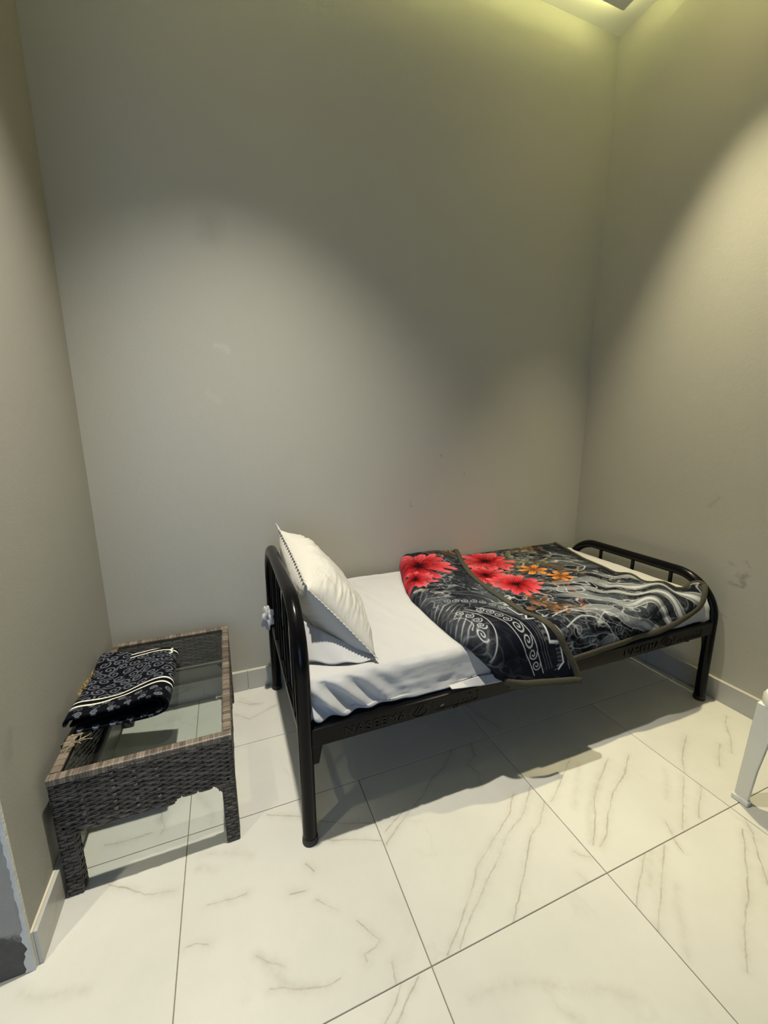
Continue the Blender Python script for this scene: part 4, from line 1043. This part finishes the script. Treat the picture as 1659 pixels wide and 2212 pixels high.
# ------------------------------------------------------------------ white plastic chair at the right edge
M_plas = simple('white_plastic', (0.72, 0.72, 0.66), 0.34, spec=0.5)
ch = empty('plastic_chair', (2.40, -1.58, 0)); tag(ch, 'white moulded plastic chair beside the bed foot with one leg in view', 'chair')
CI = Matrix.Translation((-2.40, 1.58, 0))
def cpart(name, mb, **kw):
    o = mb.build(name, M_plas, ch, **kw); o.matrix_parent_inverse = CI; return o
CX0, CX1, CY0, CY1, SZ = 2.168, 2.60, -1.800, -1.356, 0.455
def rloop(x0, x1, y0, y1, r, z, n=6):
    out = []
    for cx, cy, a0 in ((x1-r, y1-r, 0), (x0+r, y1-r, PI/2), (x0+r, y0+r, PI), (x1-r, y0+r, 1.5*PI)):
        for k in range(n+1):
            a = a0+PI/2*k/n; out.append((cx+r*math.cos(a), cy+r*math.sin(a), z))
    return out
m = MB(); rings = [rloop(CX0+0.006, CX1-0.006, CY0+0.006, CY1-0.006, 0.05, SZ-0.05), rloop(CX0, CX1, CY0, CY1, 0.055, SZ-0.046), rloop(CX0, CX1, CY0, CY1, 0.055, SZ-0.016), rloop(CX0+0.005, CX1-0.005, CY0+0.005, CY1-0.005, 0.055, SZ-0.005), rloop(CX0+0.018, CX1-0.018, CY0+0.018, CY1-0.018, 0.05, SZ),
     rloop(CX0+0.06, CX1-0.05, CY0+0.06, CY1-0.06, 0.04, SZ-0.008), rloop(CX0+0.12, CX1-0.1, CY0+0.12, CY1-0.12, 0.03, SZ-0.014)]
n = len(rings[0]); v = [p for r in rings for p in r]; f = [(i*n+k, i*n+(k+1) % n, (i+1)*n+(k+1) % n, (i+1)*n+k) for i in range(len(rings)-1) for k in range(n)]
f.append(tuple((len(rings)-1)*n+k for k in range(n))); f.append(tuple(range(n-1, -1, -1))); m.add(v, f); cpart('seat', m, auto=40)
def cleg(tx, ty, bx, by, sx, sy):
    """tapered angle-section leg; (tx, ty) outer corner at the seat, (bx, by) at the floor; sx, sy inward"""
    m = MB(); st = []
    for z, w in ((0.0, 0.052), (0.020, 0.052), (0.0205, 0.042), (0.15, 0.045), (0.28, 0.055), (0.36, 0.075), (SZ-0.045, 0.11)):
        t = z/(SZ-0.045); x = bx+(tx-bx)*t; y = by+(ty-by)*t; th = 0.014 if z > 0.0203 else 0.020; e = 0.005 if z <= 0.0201 else 0.0
        x -= sx*e; y -= sy*e
        st.append([(x, y, z), (x+sx*w, y, z), (x+sx*w, y+sy*th, z), (x+sx*th, y+sy*th, z), (x+sx*th, y+sy*w, z), (x, y+sy*w, z)])
    v = [p for s in st for p in s]; k = 6
    f = [(i*k+q, i*k+(q+1) % k, (i+1)*k+(q+1) % k, (i+1)*k+q) for i in range(len(st)-1) for q in range(k)]
    f += [(0, 3, 2, 1), (0, 5, 4, 3)]; b = (len(st)-1)*k; f += [(b, b+1, b+2, b+3), (b, b+3, b+4, b+5)]
    bm_v = v; m.add(bm_v, f); o = cpart('leg', m)
    bm = bmesh.new(); bm.from_mesh(o.data); bmesh.ops.recalc_face_normals(bm, faces=bm.faces); bmesh.ops.bevel(bm, geom=[e for e in bm.edges if len(e.link_faces) == 2 and e.calc_face_angle(0) > 0.9], offset=0.002, segments=1, affect='EDGES'); bm.to_mesh(o.data); bm.free()
cleg(CX0+0.008, CY1-0.004, 2.187, -1.340, 1, -1); cleg(CX0+0.008, CY0+0.004, 2.187, -1.815, 1, 1); cleg(CX1-0.008, CY1-0.004, 2.635, -1.340, -1, -1); cleg(CX1-0.008, CY0+0.004, 2.635, -1.815, -1, 1)
# backrest towards the right wall: hoop and slats
m = MB(); hoop = [(CX1-0.03, CY0+0.03, SZ-0.02)]+[(CX1-0.03+0.085*t, CY0+0.03-0.01*t+0.03*max(0, t-0.8)*5, SZ-0.02+0.38*t) for t in (0.25, 0.5, 0.75, 0.9)]
top = [(CX1+0.06, (CY0+CY1)/2+0.19*s, SZ+0.385+0.02*math.cos(s*1.5)) for s in (-0.8, -0.4, 0, 0.4, 0.8)]
hoop = hoop+top+[(p[0], CY0+CY1-p[1], p[2]) for p in reversed(hoop)]; hoop = [tuple(p) for p in smooth_poly(hoop, 5)]
m.tube(hoop, 0.017, 10, ry=0.024); cpart('backrest_hoop', m, auto=50)
for k in range(5):
    y = CY0+0.09+k*0.066; m = MB(); m.tube([(CX1-0.028, y, SZ-0.015), (CX1+0.01, y, SZ+0.15), (CX1+0.058, y, SZ+0.385)], 0.006, 8, ry=0.019); cpart('back_slat', m, auto=50)
